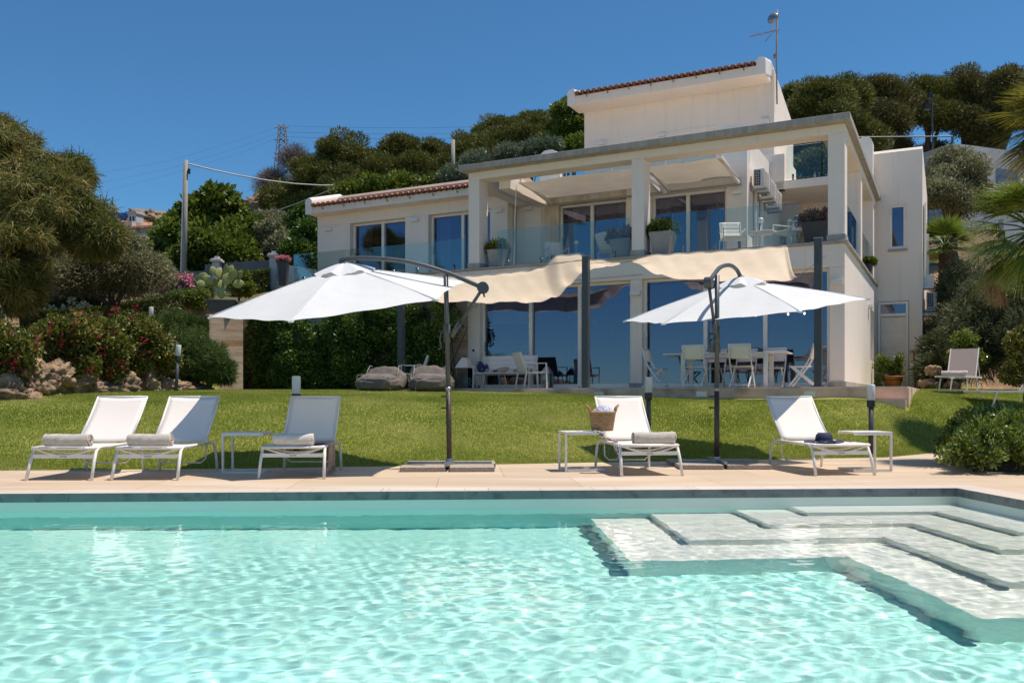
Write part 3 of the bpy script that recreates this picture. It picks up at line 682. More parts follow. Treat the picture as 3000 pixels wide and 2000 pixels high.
# door of the annex and shutter
dr = vp('annex_door', M['trim'], [(.06,8.66,1.2,.13,8.76,3.86), (.85,8.66,1.2,.92,8.76,3.86), (.13,8.66,3.79,.85,8.76,3.86), (.13,8.66,3.42,.85,8.76,3.5), (.13,8.66,1.2,.85,8.76,1.27), (.13,8.68,2.05,.85,8.76,2.15)])
MB().box(.13,8.72,3.5,.85,8.74,3.79).build('pane', M['glass'], dr)
lv = MB()
for k in range(18): z = 1.3+k*.042; lv.bar((.14,8.735,z),(.84,8.735,z),.03,.034,(0,-.6,.8))
for k in range(29): z = 2.18+k*.043; lv.bar((.14,8.735,z),(.84,8.735,z),.03,.034,(0,-.6,.8))
lv.build('louvres', M['trim'], dr); MB().bar((.66,8.63,2.1),(.8,8.63,2.1),.015,.02).build('handle', M['alu'], dr)
sh = MB().bar((-2.52,7.95,4.45),(-2.52,7.95,6.55),.05,.06).bar((-2.42,8.65,4.45),(-2.42,8.65,6.55),.05,.06).bar((-2.52,7.95,6.55),(-2.42,8.65,6.55),.05,.06)
for k in range(26): sh.bar((-2.52,7.97,4.5+k*.08),(-2.42,8.63,4.5+k*.08),.05,.02,(1,0,-.8))
vp('window_shutter', M['trim'], mb=sh)
# glass rails with their clamps
def rail(pts, z0, z1, clamps=True):
    for a, c in zip(pts[:-1], pts[1:]):
        a, c = Vector(a), Vector(c); d = (c-a).normalized(); a2 = a+d*.02; c2 = c-d*.02
        o = MB().bar((a2.x,a2.y,(z0+z1)/2), (c2.x,c2.y,(z0+z1)/2), .014, z1-z0).build('glass_railing', M['rail'], villa)
        for t in (.2, .8):
            p = a.lerp(c, t); MB().tube([(p.x,p.y-.03,z0-.05),(p.x,p.y-.03,z0+.13)],.028,10).tube([(p.x,p.y+.03,z0-.05),(p.x,p.y+.03,z0+.13)],.028,10).build('glass_clamp', M['alu'], o, smooth=True)
rail([(-8.85,.14),(-7.2,.14),(-5.05,.14)], 4.47, 5.42); rail([(-4.0,.14),(-2.7,.14),(-1.0,.14)], 4.47, 5.42)
rail([(-.06,.55),(-.06,2.2),(-.06,3.7)], 4.47, 5.42); rail([(-.06,4.2),(-.06,5.9),(-.06,7.55)], 4.47, 5.42)
rail([(-15.84,.05),(-13.8,.05),(-11.75,.05),(-9.75,.05)], 4.44, 5.27)
rail([(-8.3,3.25),(-6.7,3.25),(-5.1,3.25),(-3.65,3.25)], 7.3, 8.24); rail([(-2.33,6.36),(-1.3,6.36),(-.4,6.36)], 7.45, 8.43)
vp('rail_bollard', M['alu'], [(-.1,2.15,4.42,-.04,2.21,5.1)])
# gutter box and pipes down the annex's far side
vp('annex_pipe', M['trim'], mb=MB().tube([(1.42,9.4,4.7),(1.42,9.4,6.0)],.06).tube([(1.38,9.0,4.6),(1.38,9.0,6.9)],.03).box(1.31,9.2,4.28,1.62,9.6,4.7), smooth=False)
vp('annex_side_window', M['glass'], [(1.305,9.3,5.3,1.33,10.3,6.9)])
vp('awning_roll', M['trim'], mb=MB().tube([(1.31,9.0,3.45),(1.9,9.0,3.45)],.07), smooth=True)
# thermostat plate
vp('intercom', M['trim'], [(-9.56,-.025,2.13,-9.42,-.001,2.25)]); vp('intercom_screen', M['black'], [(-9.525,-.03,2.16,-9.455,-.026,2.22)])

# fabric awnings under the slab frame
def awning(x0, x1, y0, y1, z, label, ph):
    t = thing('fabric_awning', label, 'awning', HW((x0+x1)/2, y1, 0), -TH, 'fabric awnings under the terrace roof frame')
    cx = (x0+x1)/2
    def fn(u, v):
        x = x0 - cx + u*(x1-x0); y = (y0-y1)*(1-v)
        s_ = -.04*math.sin(math.pi*v)*(1+.4*math.sin(u*5+ph)) - .02*math.sin(u*9+ph)*math.sin(3*v+ph)
        edge = .16*math.exp(-((u*(x1-x0))%1.55-.75)**2*3)*max(0, 1-v*2.2)
        return (x, y, z + s_ - edge*.3)
    MB().grid(fn, 40, 18).build('fabric', M['awning'], t, smooth=True)
    for xa in (x0+.06, x1-.06):
        MB().bar((xa-cx, y0-y1+.1, z+.05), (xa-cx, -.02, z-.16), .07, .1).build('arm', M['white'], t, bevel=.006)
    MB().bar((x0-cx, -.03, z-.2), (x1-cx, -.03, z-.2), .05, .05).build('rod', M['alu'], t)
awning(-8.6, -5.15, .85, 3.08, 6.86, 'left sagging cream fabric awning between the terrace beam and the stained wall', .3)
awning(-5.0, -2.95, .85, 3.08, 6.86, 'right cream fabric awning with a white arm above the upper terrace door', 1.7)

# wall lamps
lampb = MB().box(-.13,-.1,-.045,.13,0,.045)
def wall_lamp(x, z, y, label, first=[None], s=1.0, rz=-TH):
    loc = HW(x, y, z)
    if first[0] is None:
        t = thing('wall_lamp', label, 'wall lamp', loc, rz, 'box wall lamps on the villa')
        MB().box(-.13,-.11,-.05,.13,0,.05).build('lamp_body', M['white'], t, bevel=.006); MB().box(-.11,-.09,-.058,.11,-.02,-.051).build('diffuser', M['frost'], t)
        first[0] = t; return t
    return dup(first[0], loc, rz, label)
wall_lamp(-16.42, 6.5, 2.5, 'small white box lamp on the wing wall, left of the first window')
wall_lamp(-13.0, 6.5, 2.5, 'small white box lamp between the two wing windows')
wall_lamp(-10.02, 6.5, 2.5, 'small white box lamp just behind the left terrace column')
wall_lamp(-9.31, 6.62, 3.1, 'small white box lamp on the upper wall left of the rust stain')
wall_lamp(-3.07, 6.45, 3.1, 'small white box lamp right of the upper terrace doors')
wall_lamp(-4.87, 3.5, 0, 'white box lamp on the pier between the two ground floor glazings')
wall_lamp(-.16, 3.5, 0, 'white box lamp at the villa\'s near corner beside the glazing')
wall_lamp(-9.5, 3.42, 0, 'white box lamp on the ground floor wall left of the glazing')
wall_lamp(0, 3.5, 6.1, 'white box lamp on the sunlit side wall', rz=-TH+math.pi/2)
wall_lamp(-8.53, 9.58, 7.3, 'leftmost small white box lamp on the tower front')
wall_lamp(-6.44, 9.58, 7.3, 'small white box lamp between the tower windows')
wall_lamp(-3.12, 9.58, 7.3, 'small white box lamp at the right end of the tower front')

# air conditioners
def ac(x, y, z, label, first=[None], rz=-TH):
    if first[0] is None:
        t = thing('air_conditioner', label, 'air conditioner', HW(x,y,z), rz, 'air conditioner outdoor units')
        MB().box(.1,0,0,.4,.8,.52).build('casing', M['ac'], t, bevel=.02)
        gl = MB().box(.13,-.012,.06,.29,-.004,.47); gl.k = 1
        for k in range(1,3): gl.box(.13+k*.053-.004,-.02,.06,.13+k*.053+.004,-.012,.47)
        for k in range(1,6): gl.box(.13,-.02,.06+k*.068-.004,.29,-.012,.06+k*.068+.004)
        gl.build('coil_grille', [M['black'], M['ac']], t)
        fg = MB()
        for k in range(14): fg.bar((.41,.06,.06+k*.03),(.41,.62,.06+k*.03),.012,.01)
        fg.build('fan_grille', M['white'], t)
        for yy in (.12, .62): MB().bar((0,yy,-.03),(.42,yy,-.03),.04,.05).bar((.02,yy,-.03),(.02,yy,.35),.04,.03).build('bracket', M['alu'], t)
        first[0] = t; return t
    return dup(first[0], HW(x,y,z), rz, label)
ac(-2.8, 3.42, 6.6, 'nearest white air conditioner in the row on the terrace side wall')
ac(-2.8, 4.4, 6.52, 'middle white air conditioner in the row on the terrace side wall')
ac(-2.8, 5.35, 6.44, 'farthest white air conditioner in the row on the terrace side wall')
ac(1.31, 9.3, 3.66, 'white air conditioner fixed to the annex\'s far side above the lawn')

# antenna
t = thing('antenna_mast', 'rusty antenna mast with a small dish on the tower corner', 'antenna', HW(-2.78, 7.45, 10.2), -TH)
MB().tube([(0,0,-.1),(-.02,0,1.3),(.01,0,2.85)],.024).build('mast', M['rusty'], t, smooth=True)
d_ = MB().lathe([(.19,.0),(.16,.04),(.08,.065),(.01,.07)],14).build('dish', M['alu'], t, smooth=True); d_.location = (-.12,0,2.62); d_.rotation_euler = (R(70), R(-50), 0)
a_ = MB().tube([(.08,0,2.22),(-.85,.0,2.17)],.014)
for k in range(11): a_.tube([(-.82+k*.075,-.11,2.172+k*.004),(-.82+k*.075,.11,2.172+k*.004)],.007,5)
a_.tube([(-.1,0,2.2),(-.32,-.2,1.85)],.012).tube([(-.1,0,2.2),(-.2,.2,2.45)],.012)
a_.build('aerial', M['rusty'], t); MB().box(-.11,-.05,1.34,-.02,.05,1.47).build('amplifier', M['rusty'], t)

# patio in front and retaining wall at the left
pt = MB(); pt.k = 1
pt.box(-11.6,-2.3,1.09,1.38,0,1.13).box(0.03,0,1.09,1.38,8.7,1.13); pt.k = 0
pt.box(-11.6,-2.33,.55,1.4,-2.29,1.10).box(1.36,-2.29,.55,1.4,8.7,1.10)
struct_o = pt.build('patio', [M['patio'], M['patiotop']]); struct_o.location = (HO.x, HO.y, 0); struct_o.rotation_euler = (0,0,-TH); struct(struct_o)
ps = MB().box(-3.6,-2.62,.55,1.36,-2.33,.87).build('patio_step', [M['patio']]); ps.location = (HO.x, HO.y, 0); ps.rotation_euler = (0,0,-TH); struct(ps)
for k, x in enumerate((-4.95, -2.62, -.42)):
    lo = MB().box(x-.11,-2.345,.93,x+.11,-2.331,1.04).build('step_light', M['trim']); lo.location = (HO.x, HO.y, 0); lo.rotation_euler = (0,0,-TH)
    tag(lo, ('small square recessed light in the patio edge behind the white bollard lamp', 'small square recessed light in the patio edge beside the right parasol pole', 'small square recessed light in the patio edge below the right grey post')[k], 'recessed light', 'recessed lights in the patio edge')
rw = thing('retaining_wall', 'tall rust-stained board-marked concrete retaining wall left of the house', 'wall', HW(-15, 0, 0), -TH)
MB().box(-6.4,.0,.6,5.32,.35,3.95).build('wall_panel', M['board'], rw)
rw2 = MB().box(0,0,-1,1.02,.9,3.25).build('retaining_wall', M['board'], bevel=.02); p_ = at(612, 1135, 24.6); rw2.location = (p_.x, p_.y, 0); rw2.rotation_euler = (0,0,R(42))
tag(rw2, 'short sunlit concrete wall end under the prickly pear planter', 'wall')
# ---------------------------------------------------------------- sun loungers on the deck
def make_lounger(label, loc, rz):
    t = thing('sun_lounger', label, 'sun lounger', loc, rz, 'white sun loungers on the pool deck')
    W = .335
    f = MB()
    for s in (-1, 1):
        f.tube([(s*W,0,.352),(s*W,.5,.355),(s*W,1.10,.362)], .019, 8)
    f.tube([(-W,0,.352),(W,0,.352)], .016).tube([(-W,.93,.35),(W,.93,.35)], .012)
    f.build('frame', M['white'], t, smooth=True)
    st = MB().grid(lambda u, v: (-W+.01+u*(2*W-.02), .0+v*.93, .366-.018*math.sin(math.pi*u)), 10, 8)
    st.build('seat', M['sling'], t, smooth=True, solid=.006)
    b = MB().grid(lambda u, v: (-W+.03+u*(2*W-.06), .95+v*.50+.03*math.sin(math.pi*v), .385+v*.535-.01*math.sin(math.pi*u)), 10, 12)
    bo = b.build('backrest', M['sling'], t, smooth=True, solid=.008)
    MB().tube([(-W+.02,.94,.37),(-W+.02,1.235,.66),(-W+.02,1.455,.925)],.013).tube([(W-.02,.94,.37),(W-.02,1.235,.66),(W-.02,1.455,.925)],.013).tube([(-W+.02,1.455,.925),(W-.02,1.455,.925)],.012).build('back_frame', M['white'], bo, smooth=True)
    for s in (-1, 1):
        MB().tube([(s*W,.28,.355),(s*(W+.008),.13,.35),(s*(W+.016),.06,.315),(s*(W+.022),.0,.2),(s*(W+.03),-.07,.0)], .018, 8).build('leg', M['white'], t, smooth=True)
        MB().tube([(s*W,1.0,.36),(s*(W+.008),1.12,.355),(s*(W+.015),1.18,.31),(s*(W+.02),1.22,.18),(s*(W+.025),1.25,.0)], .017, 8).build('leg', M['white'], t, smooth=True)
    MB().bar((-W-.015,.03,.262),(W+.015,.03,.262),.014,.045).build('crossbar', M['white'], t, bevel=.004)
    for k, (y, d) in enumerate(((.03,.075),(.22,.06))):
        MB().tube([(W*(-1+2*i/12)*.97, y, .345-d*math.sin(math.pi*i/12)) for i in range(13)], .012, 6).build('sling_support', M['white'], t, smooth=True)
    MB().tube([(-W+.03,1.0,.36),(-W+.04,1.02,.17),(-W+.1,1.03,.115),(W-.1,1.03,.115),(W-.04,1.02,.17),(W-.03,1.0,.36)], .010, 6).build('back_support', M['white'], t, smooth=True)
    MB().box(-.04,.02,.252,.04,.0225,.274).build('maker_plate', M['alu'], t)
    return t
def lpos(pa, ya, pb, yb):                              # front foot pixels to a base point on the deck
    return Vector((( (pa+pb)/2-CX)/F*ya, ya+.07, 0))
LG = lpos(75, 9.63, 270, 9.63)
lo1 = make_lounger('white sun lounger farthest left on the deck, with a rolled grey towel at its foot', lpos(75,9.63,270,9.63), R(-1))
lo2 = dup(lo1, lpos(327,9.65,519,9.65), R(0), 'white sun lounger second from the left, its backrest corner in the parasol shade')
lo3 = dup(lo1, lpos(760,9.82,945,9.82), R(2.5), 'white sun lounger under the left parasol with a cream towel and a fringed throw')
lo4 = dup(lo1, lpos(1823,10.17,1994,10.17), R(8), 'white sun lounger right of the wicker basket with a folded grey towel')
lo5 = dup(lo1, lpos(2390,10.24,2560,10.24), R(7), 'white sun lounger under the right parasol with a navy hat on its seat')

def towel(label, l, off, m, flat=1.0, ln=.5, rzo=0, name='rolled_towel'):
    t = thing(name, label, 'towel', l.matrix_basis @ Vector((off[0], off[1], .36)) if False else Vector(l.location) + Matrix.Rotation(l.rotation_euler.z,3,'Z') @ Vector((off[0], off[1], .368)), l.rotation_euler.z + rzo, 'towels on the sun loungers')
    b = MB(); n = 40; segs = 40; r0 = .073
    def fn(u, v):
        x = (u-.5)*ln; a = 2*math.pi*v
        e = 1 - .10*abs(2*u-1)**8
        rr = r0*e*(1+.05*math.sin(x*13+a*2+off[0]*9)+.035*math.sin(a*3+1+x*4)+.02*math.sin(x*47+a*5)+.07*max(0,math.sin(a-.6+x*.8))**12)
        return (x, rr*1.15*math.cos(a), max(.004, r0*flat*.93 + rr*flat*math.sin(a)))
    b.grid(fn, segs, n)
    for s in (-1, 1):                                   # the rolled end: a spiral of folded cloth
        pts = [];
        for k in range(46):
            a = k/46*2*math.pi*2.6; rr = r0*(.15+.8*k/46); pts.append((s*ln/2*.99, rr*1.15*math.cos(a), r0*flat+rr*flat*math.sin(a)))
        b.tube(pts, .0085, 5)
    b.build('roll', m, t, smooth=True)
    return t
towel('grey rolled towel on the far left sun lounger', lo1, (.03,.07), M['towel'], 1, .50)
towel('grey rolled towel on the second sun lounger from the left', lo2, (.01,.07), M['towel'], 1, .47)
towel('cream rolled towel on the sun lounger below the left parasol', lo3, (.0,.07), M['towel2'], 1, .45)
towel('thick grey folded towel on the sun lounger right of the basket', lo4, (.07,.10), M['towel'], 1, .50, name='folded_towel')

# fringed throw hanging over lounger three, patterned cloth over lounger four's table side
def drape(name, label, l, pts, wd, m, cat='throw'):
    t = thing(name, label, cat, Vector(l.location), l.rotation_euler.z)
    P = [Vector(p) for p in pts]
    def fn(u, v):
        k = v*(len(P)-1); i = min(int(k), len(P)-2); p = P[i].lerp(P[i+1], k-i)
        return (p.x + .012*math.sin(u*14+v*5), p.y + (u-.5)*wd + .01*math.sin(v*17), p.z + .008*math.sin(u*20+v*3))
    MB().grid(fn, 24, 26).build('cloth', m, t, smooth=True, solid=.008)
    fr = MB(); e = P[-1]
    for k in range(34):
        y = e.y + (k/33-.5)*wd; fr.tube([(e.x, y, e.z), (e.x+RNG.normal(0,.012), y+RNG.normal(0,.01), e.z-.05-RNG.random()*.03)], .003, 4)
    fr.build('fringe', m, t); return t
M['throw'] = mat('beige_woven_throw', (.55, .38, .28), (.35, .20, .15), 26, .95, .8, 60)
M['pareo'] = mat('patterned_cotton', (.72, .70, .70), (.10, .12, .20), 30, .9, .2, 60, c3=(.55, .06, .14), s3=9, lo=.48, hi=.54)
drape('fringed_throw', 'fringed beige throw hanging over the side of the sun lounger beside the left parasol', lo3, [(.05,.5,.375),(.28,.5,.38),(.345,.5,.372),(.365,.5,.33),(.37,.5,.2),(.362,.5,.09)], .42, M['throw'])
drape('patterned_scarf', 'red, white and navy patterned scarf trailing from the table to the lounger beside the basket', lo4, [(-.56,.46,.505),(-.52,.44,.50),(-.46,.42,.43),(-.36,.42,.40),(-.3,.42,.385),(-.30,.42,.30),(-.26,.42,.22)], .12, M['pareo'], 'scarf')

# ---------------------------------------------------------------- side tables (C-shaped)
def make_table(label, loc, rz):
    t = thing('side_table', label, 'side table', loc, rz, 'white C-shaped side tables')
    L_, D_, Hh = .5, .42, .49
    MB().box(-L_/2,-D_/2,Hh-.012,L_/2,D_/2,Hh).box(-L_/2,-D_/2,Hh-.04,L_/2,-D_/2+.012,Hh-.012).box(-L_/2,D_/2-.012,Hh-.04,L_/2,D_/2,Hh-.012).build('table_top', M['white'], t, bevel=.003)
    for s in (-1, 1):
        MB().bar((-L_/2+.012,s*(D_/2-.016),.0),(-L_/2+.012,s*(D_/2-.016),Hh-.012),.03,.025,(1,0,0)).build('leg', M['white'], t, bevel=.003)
    b = MB()
    for s in (-1, 1): b.bar((-L_/2+.03,s*(D_/2-.016),.0135),(L_/2,s*(D_/2-.016),.0135),.025,.025)
    b.bar((L_/2-.02,-D_/2+.03,.0135),(L_/2-.02,D_/2-.03,.0135),.025,.025); b.build('base', M['white'], t)
    return t
tb1 = make_table('white C-shaped side table between the second and third loungers', (-3.24,10.7,.004), R(1))
tb2 = dup(tb1, (.87,11.0,.004), R(9), 'white C-shaped side table holding the wicker basket')
tb3 = dup(tb1, (4.42,10.95,.004), R(186), 'white C-shaped side table right of the lounger with the hat')

# wicker basket with its scarf, on the second table
bk = thing('wicker_basket', 'woven seagrass basket with two handles on the side table', 'basket', (1.14,11.02,.496), R(5))
MB().lathe([(.005,0),(.118,.0),(.128,.02),(.15,.12),(.165,.245),(.15,.25),(.138,.12),(.11,.02)], 28).build('body', M['straw'], bk, smooth=True)
rg = MB()
for k in range(13):
    z = .012+k*.0185; r_ = .128+.038*(z/.245); rg.tube([(r_*math.cos(a*math.pi/16), r_*math.sin(a*math.pi/16), z) for a in range(33)], .0095, 5)
rg.build('woven_rings', M['straw'], bk, smooth=True)
for s in (-1, 1):
    MB().tube([(s*.15,-.05,.22),(s*.175,-.04,.29),(s*.205,0,.325),(s*.175,.04,.29),(s*.15,.05,.22)], .013, 7).build('handle', M['straw'], bk, smooth=True)
M['blu'] = mat('blue_white_cotton', (.70,.74,.80), (.22,.30,.45), 22, .9, .3, 60, c3=(.5,.10,.2), s3=7)
sc = MB().grid(lambda u, v: (.135*(2*u-1)*math.cos(.3*v), .12*(2*v-1)*(1-(2*u-1)**2)**.5, .235+.075*(1-(2*u-1)**2)*(1-(2*v-1)**2)+.022*math.sin(u*23)*math.sin(v*19)), 22, 20).build('crumpled_cloth', M['blu'], None, smooth=True, solid=.006)
sc.location = (1.15,11.02,.496); tag(sc, 'crumpled blue and white cloth stuffed into the basket', 'cloth')
# navy hat
hat = thing('sun_hat', 'floppy navy blue sun hat on the right sun lounger', 'hat', Vector(lo5.location) + Matrix.Rotation(R(7),3,'Z') @ Vector((.03,.52,.362)), R(8))
def hatb(u, v):
    a = 2*math.pi*u; r_ = .10+.115*v
    return (1.15*r_*math.cos(a), r_*.9*math.sin(a), .015+.014*math.sin(a*3+1)*v+.006*math.sin(a*7)*v - .008*v)
MB().grid(hatb, 40, 6).build('brim', M['navy'], hat, smooth=True, solid=.006)
MB().lathe([(.105,.01),(.103,.05),(.095,.09),(.07,.118),(.045,.112),(.004,.108)], 26).build('crown', M['navy'], hat, smooth=True)
MB().lathe([(.108,.012),(.107,.035),(.104,.035),(.104,.012)], 26).build('hat_band', M['navy'], hat, smooth=True)

# ---------------------------------------------------------------- cantilever parasols
def parasol(label, base, hub, Rr, a0, z0, ta, tb, zap, ball, arm_pts, pole_top, crankside):
    t = thing('cantilever_parasol', label, 'parasol', base, 0, 'white cantilever parasols')
    B = Vector(base); loc = lambda p: Vector(p) - B
    for dx, dy in ((-.30,-.28),(.30,-.28),(-.30,.30),(.30,.30)):
        s_ = MB().box(-.28,-.26,.0,.28,.26,.055).build('base_slab', M['slabc'], t, bevel=.008); s_.location = (dx*1.02,dy,.004); s_.rotation_euler = (0,0,R(crankside*3))
    cb = MB().bar((-.55,0,.075),(.55,0,.075),.045,.03).bar((0,-.5,.078),(0,.5,.078),.045,.03).lathe([(.10,.06),(.10,.075),(.05,.085),(.045,.13),(.03,.13)],14)
    cb.build('base_cross', M['alu'], t)
    ptop = loc(pole_top); zj = 1.02
    MB().tube([(0,0,.07),(ptop.x*.3,ptop.y*.3,zj)], .034, 14).build('lower_pole', M['poleb'], t, smooth=True)
    MB().tube([(ptop.x*.3,ptop.y*.3,zj-.02),(ptop.x*.3,ptop.y*.3,zj+.03)], .037, 14).build('pole_collar', M['alu'], t, smooth=True)
    for z in (.78,.93): MB().tube([(-.03,0,z),(-.075,0,z)],.01,8).lathe([(.004,-.012),(.022,-.01),(.022,.01),(.004,.012)],10,(-.085,0,z)).build('knob', M['black'], t)
    up = MB().tube([(ptop.x*.3,ptop.y*.3,zj+.03),ptop], .031, 14); up.build('upper_pole', M['pole'], t, smooth=True)
    cr = MB().tube([(ptop.x*.7-.0,ptop.y*.7,1.62),(ptop.x*.7,ptop.y*.7,1.86)], .045, 12); cr.tube([(-.04,-.02,1.76),(-.10,-.03,1.77),(-.12,-.03,1.66),(-.10,-.03,1.56),(-.14,-.03,1.53)], .012, 6)
    cr.build('winch', M['pole'], t, smooth=True)
    ap = [loc(p) for p in arm_pts]; fine = []
    for i in range(len(ap)-1):                           # smooth the arc
        p0 = ap[max(i-1,0)]; p1 = ap[i]; p2 = ap[i+1]; p3 = ap[min(i+2,len(ap)-1)]
        for k in range(6):
            u = k/6; fine.append(.5*((2*p1)+(p2-p0)*u+(2*p0-5*p1+4*p2-p3)*u*u+(3*p1-p0-3*p2+p3)*u**3))
    fine.append(ap[-1]); MB().tube(fine, .029, 12).build('arm', M['pole'], t, smooth=True)
    bl = loc(ball); d = (loc(hub)-bl); d.z = 0; side = Vector((-d.y, d.x, 0)).normalized()
    MB().tube([bl-side*.05, bl+side*.05], .075, 18).tube([bl+Vector((0,0,-.05)), bl+Vector((.02,-.02,-.12))], .012).build('winch_drum', M['pole'], t, smooth=False, bevel=.01)
    j = Vector((ptop.x*.75, ptop.y*.75, 1.72)) + (bl-ptop)*.12
    MB().tube([bl, j.lerp(bl,.28)], .021, 10).tube([j.lerp(bl,.3), j], .033, 10).build('strut', M['pole'], t, smooth=True)
    hb = loc(hub); zz = lambda dx, dy: z0 + ta*dx + tb*dy
    MB().tube([(hb.x,hb.y,ap[-1].z),(hb.x,hb.y,zap-.25)], .035, 12).lathe([(.06,-.02),(.06,.05),(.03,.07)],12,(hb.x,hb.y,zap+.0)).build('hub', M['pole'], t, smooth=True)
    c = MB()
    V = [(Rr*math.cos(R(a0+60*k)), Rr*math.sin(R(a0+60*k))) for k in range(6)]
    for k in range(6):
        a, b_ = V[k], V[(k+1)%6]; N = 14
        def fn(u, v):                                     # v from the top to the rim, u across the panel
            dx = (a[0]*(1-u)+b_[0]*u)*v; dy = (a[1]*(1-u)+b_[1]*u)*v
            za = zap; zr = zz(a[0],a[1])*(1-u)+zz(b_[0],b_[1])*u
            pull = 1 - .045*math.sin(math.pi*u)*v**3
            zc = za + (zr-za)*v**1.12
            sag = -.05*math.sin(math.pi*u)*math.sin(math.pi*min(v,1)*.9) + .006*math.sin(u*17+v*9+k)
            return (hb.x+dx*pull, hb.y+dy*pull, zc + sag*v + .012*math.sin(math.pi*u)*v**2)
        c.grid(fn, N, 16)
    co = c.build('canopy', M['canopy'], t, smooth=True)
    vn = MB()
    def fv(u, v):
        a = 2*math.pi*u; r_ = .04+.33*v; z = zap+.035-.13*v**1.3 + (.022*math.sin(a*6+1)+.012*math.sin(a*13))*v + ta*r_*math.cos(a)*.7+tb*r_*math.sin(a)*.7
        return (hb.x+r_*math.cos(a)*(1+.06*math.sin(a*6)), hb.y+r_*math.sin(a)*(1+.06*math.sin(a*6)), z+.02)
    vn.grid(fv, 48, 6).build('vent_cap', M['canopy'], co, smooth=True)
    for k in range(6):
        a = V[k]; sm = []
        for i in range(3, 13): v = i/12; sm.append((hb.x+a[0]*v, hb.y+a[1]*v, zap+(zz(*a)-zap)*v**1.12+.003))
        MB().tube(sm, .006, 5).build('seam', M['canopy'], co)
        e = (hb.x+a[0]*.985, hb.y+a[1]*.985, zz(*a)-.01)
        MB().tube([(hb.x,hb.y,zap-.04),(hb.x+a[0]*.5,hb.y+a[1]*.5,zap-.04+(zz(*a)-zap)*.46),e], .010, 6).build('rib', M['pole'], t, smooth=True)
        MB().bar((hb.x+a[0]*.97, hb.y+a[1]*.97, zz(*a)+.005),(hb.x+a[0]*1.01, hb.y+a[1]*1.01, zz(*a)-.012),.05,.02).build('corner_pocket', M['canopy'], co)
    return t
hubL = Vector((-2.16,11.3,0))
parasol('big white cantilever parasol at the left with its arm reaching left', (-.81,11.3,0), hubL, 1.66, 20, 2.20, .10, .25, 2.60,
        at(1415,843,11.2), [at(1415,843,11.2), at(1307,798,11.3), at(1200,768,11.3), at(1100,757,11.3), at(1006,759,11.3), at(1003,775,11.3), Vector((-2.17,11.3,2.62))], at(1306,806,11.3), 1)
hubR = Vector((3.38,12.9,0))
parasol('white cantilever parasol at the right with its arched arm pointing to the house', (2.73,11.65,0), hubR, 1.75, 40, 2.20, .11, .125, 2.64,
        at(2076,828,11.3), [at(2076,828,11.3), at(2095,800,11.6), at(2112,782,11.95), at(2138,777,12.4), at(2158,790,12.8), Vector((3.38,12.9,2.68))], at(2101,806,11.65), -1)

# ---------------------------------------------------------------- bollard lamps
def make_bollard(label, loc, hh, rz=0, tilt=0):
    t = thing('bollard_lamp', label, 'garden lamp', loc, rz, 'garden bollard lamps')
    t.rotation_euler = (0, tilt, rz)
    MB().tube([(0,0,-.1),(0,0,hh-.34)], .038, 14).build('post', M['pole'], t, smooth=True)
    cb = MB().lathe([(.05,hh-.36),(.062,hh-.35),(.062,hh-.25),(.05,hh-.245)], 18); cb.build('collar', M['black'], t, smooth=False, bevel=.004)
    MB().lathe([(.055,hh-.248),(.06,hh-.24),(.06,hh-.015),(.052,hh),(.003,hh)], 20).build('glass_shade', M['frost'], t, smooth=True)
    return t
p_ = on(2552, 13.6)
bl1 = make_bollard('bollard lamp with frosted shade behind the right side table', p_, 1.07 + .0)
def bol(px, Y, ytop, label, tilt=0):
    q = on(px, Y); z = at(px, ytop, Y).z
    return make_bollard(label, q, z-q.z, 0, tilt)
bpy.data.objects.remove(bl1) if False else None
bol(1900, 13.9, 1104, 'bollard lamp with frosted shade between the basket lounger and the right parasol')
bol(868, 12.1, 1101, 'frosted bollard lamp head rising behind the lounger with the cream towel')
bol(516, 19.6, 1010, 'leaning bollard lamp at the lawn edge before the rosemary bush', R(3))
bol(443, 24.5, 899, 'small distant bollard lamp above the flowering shrubs')

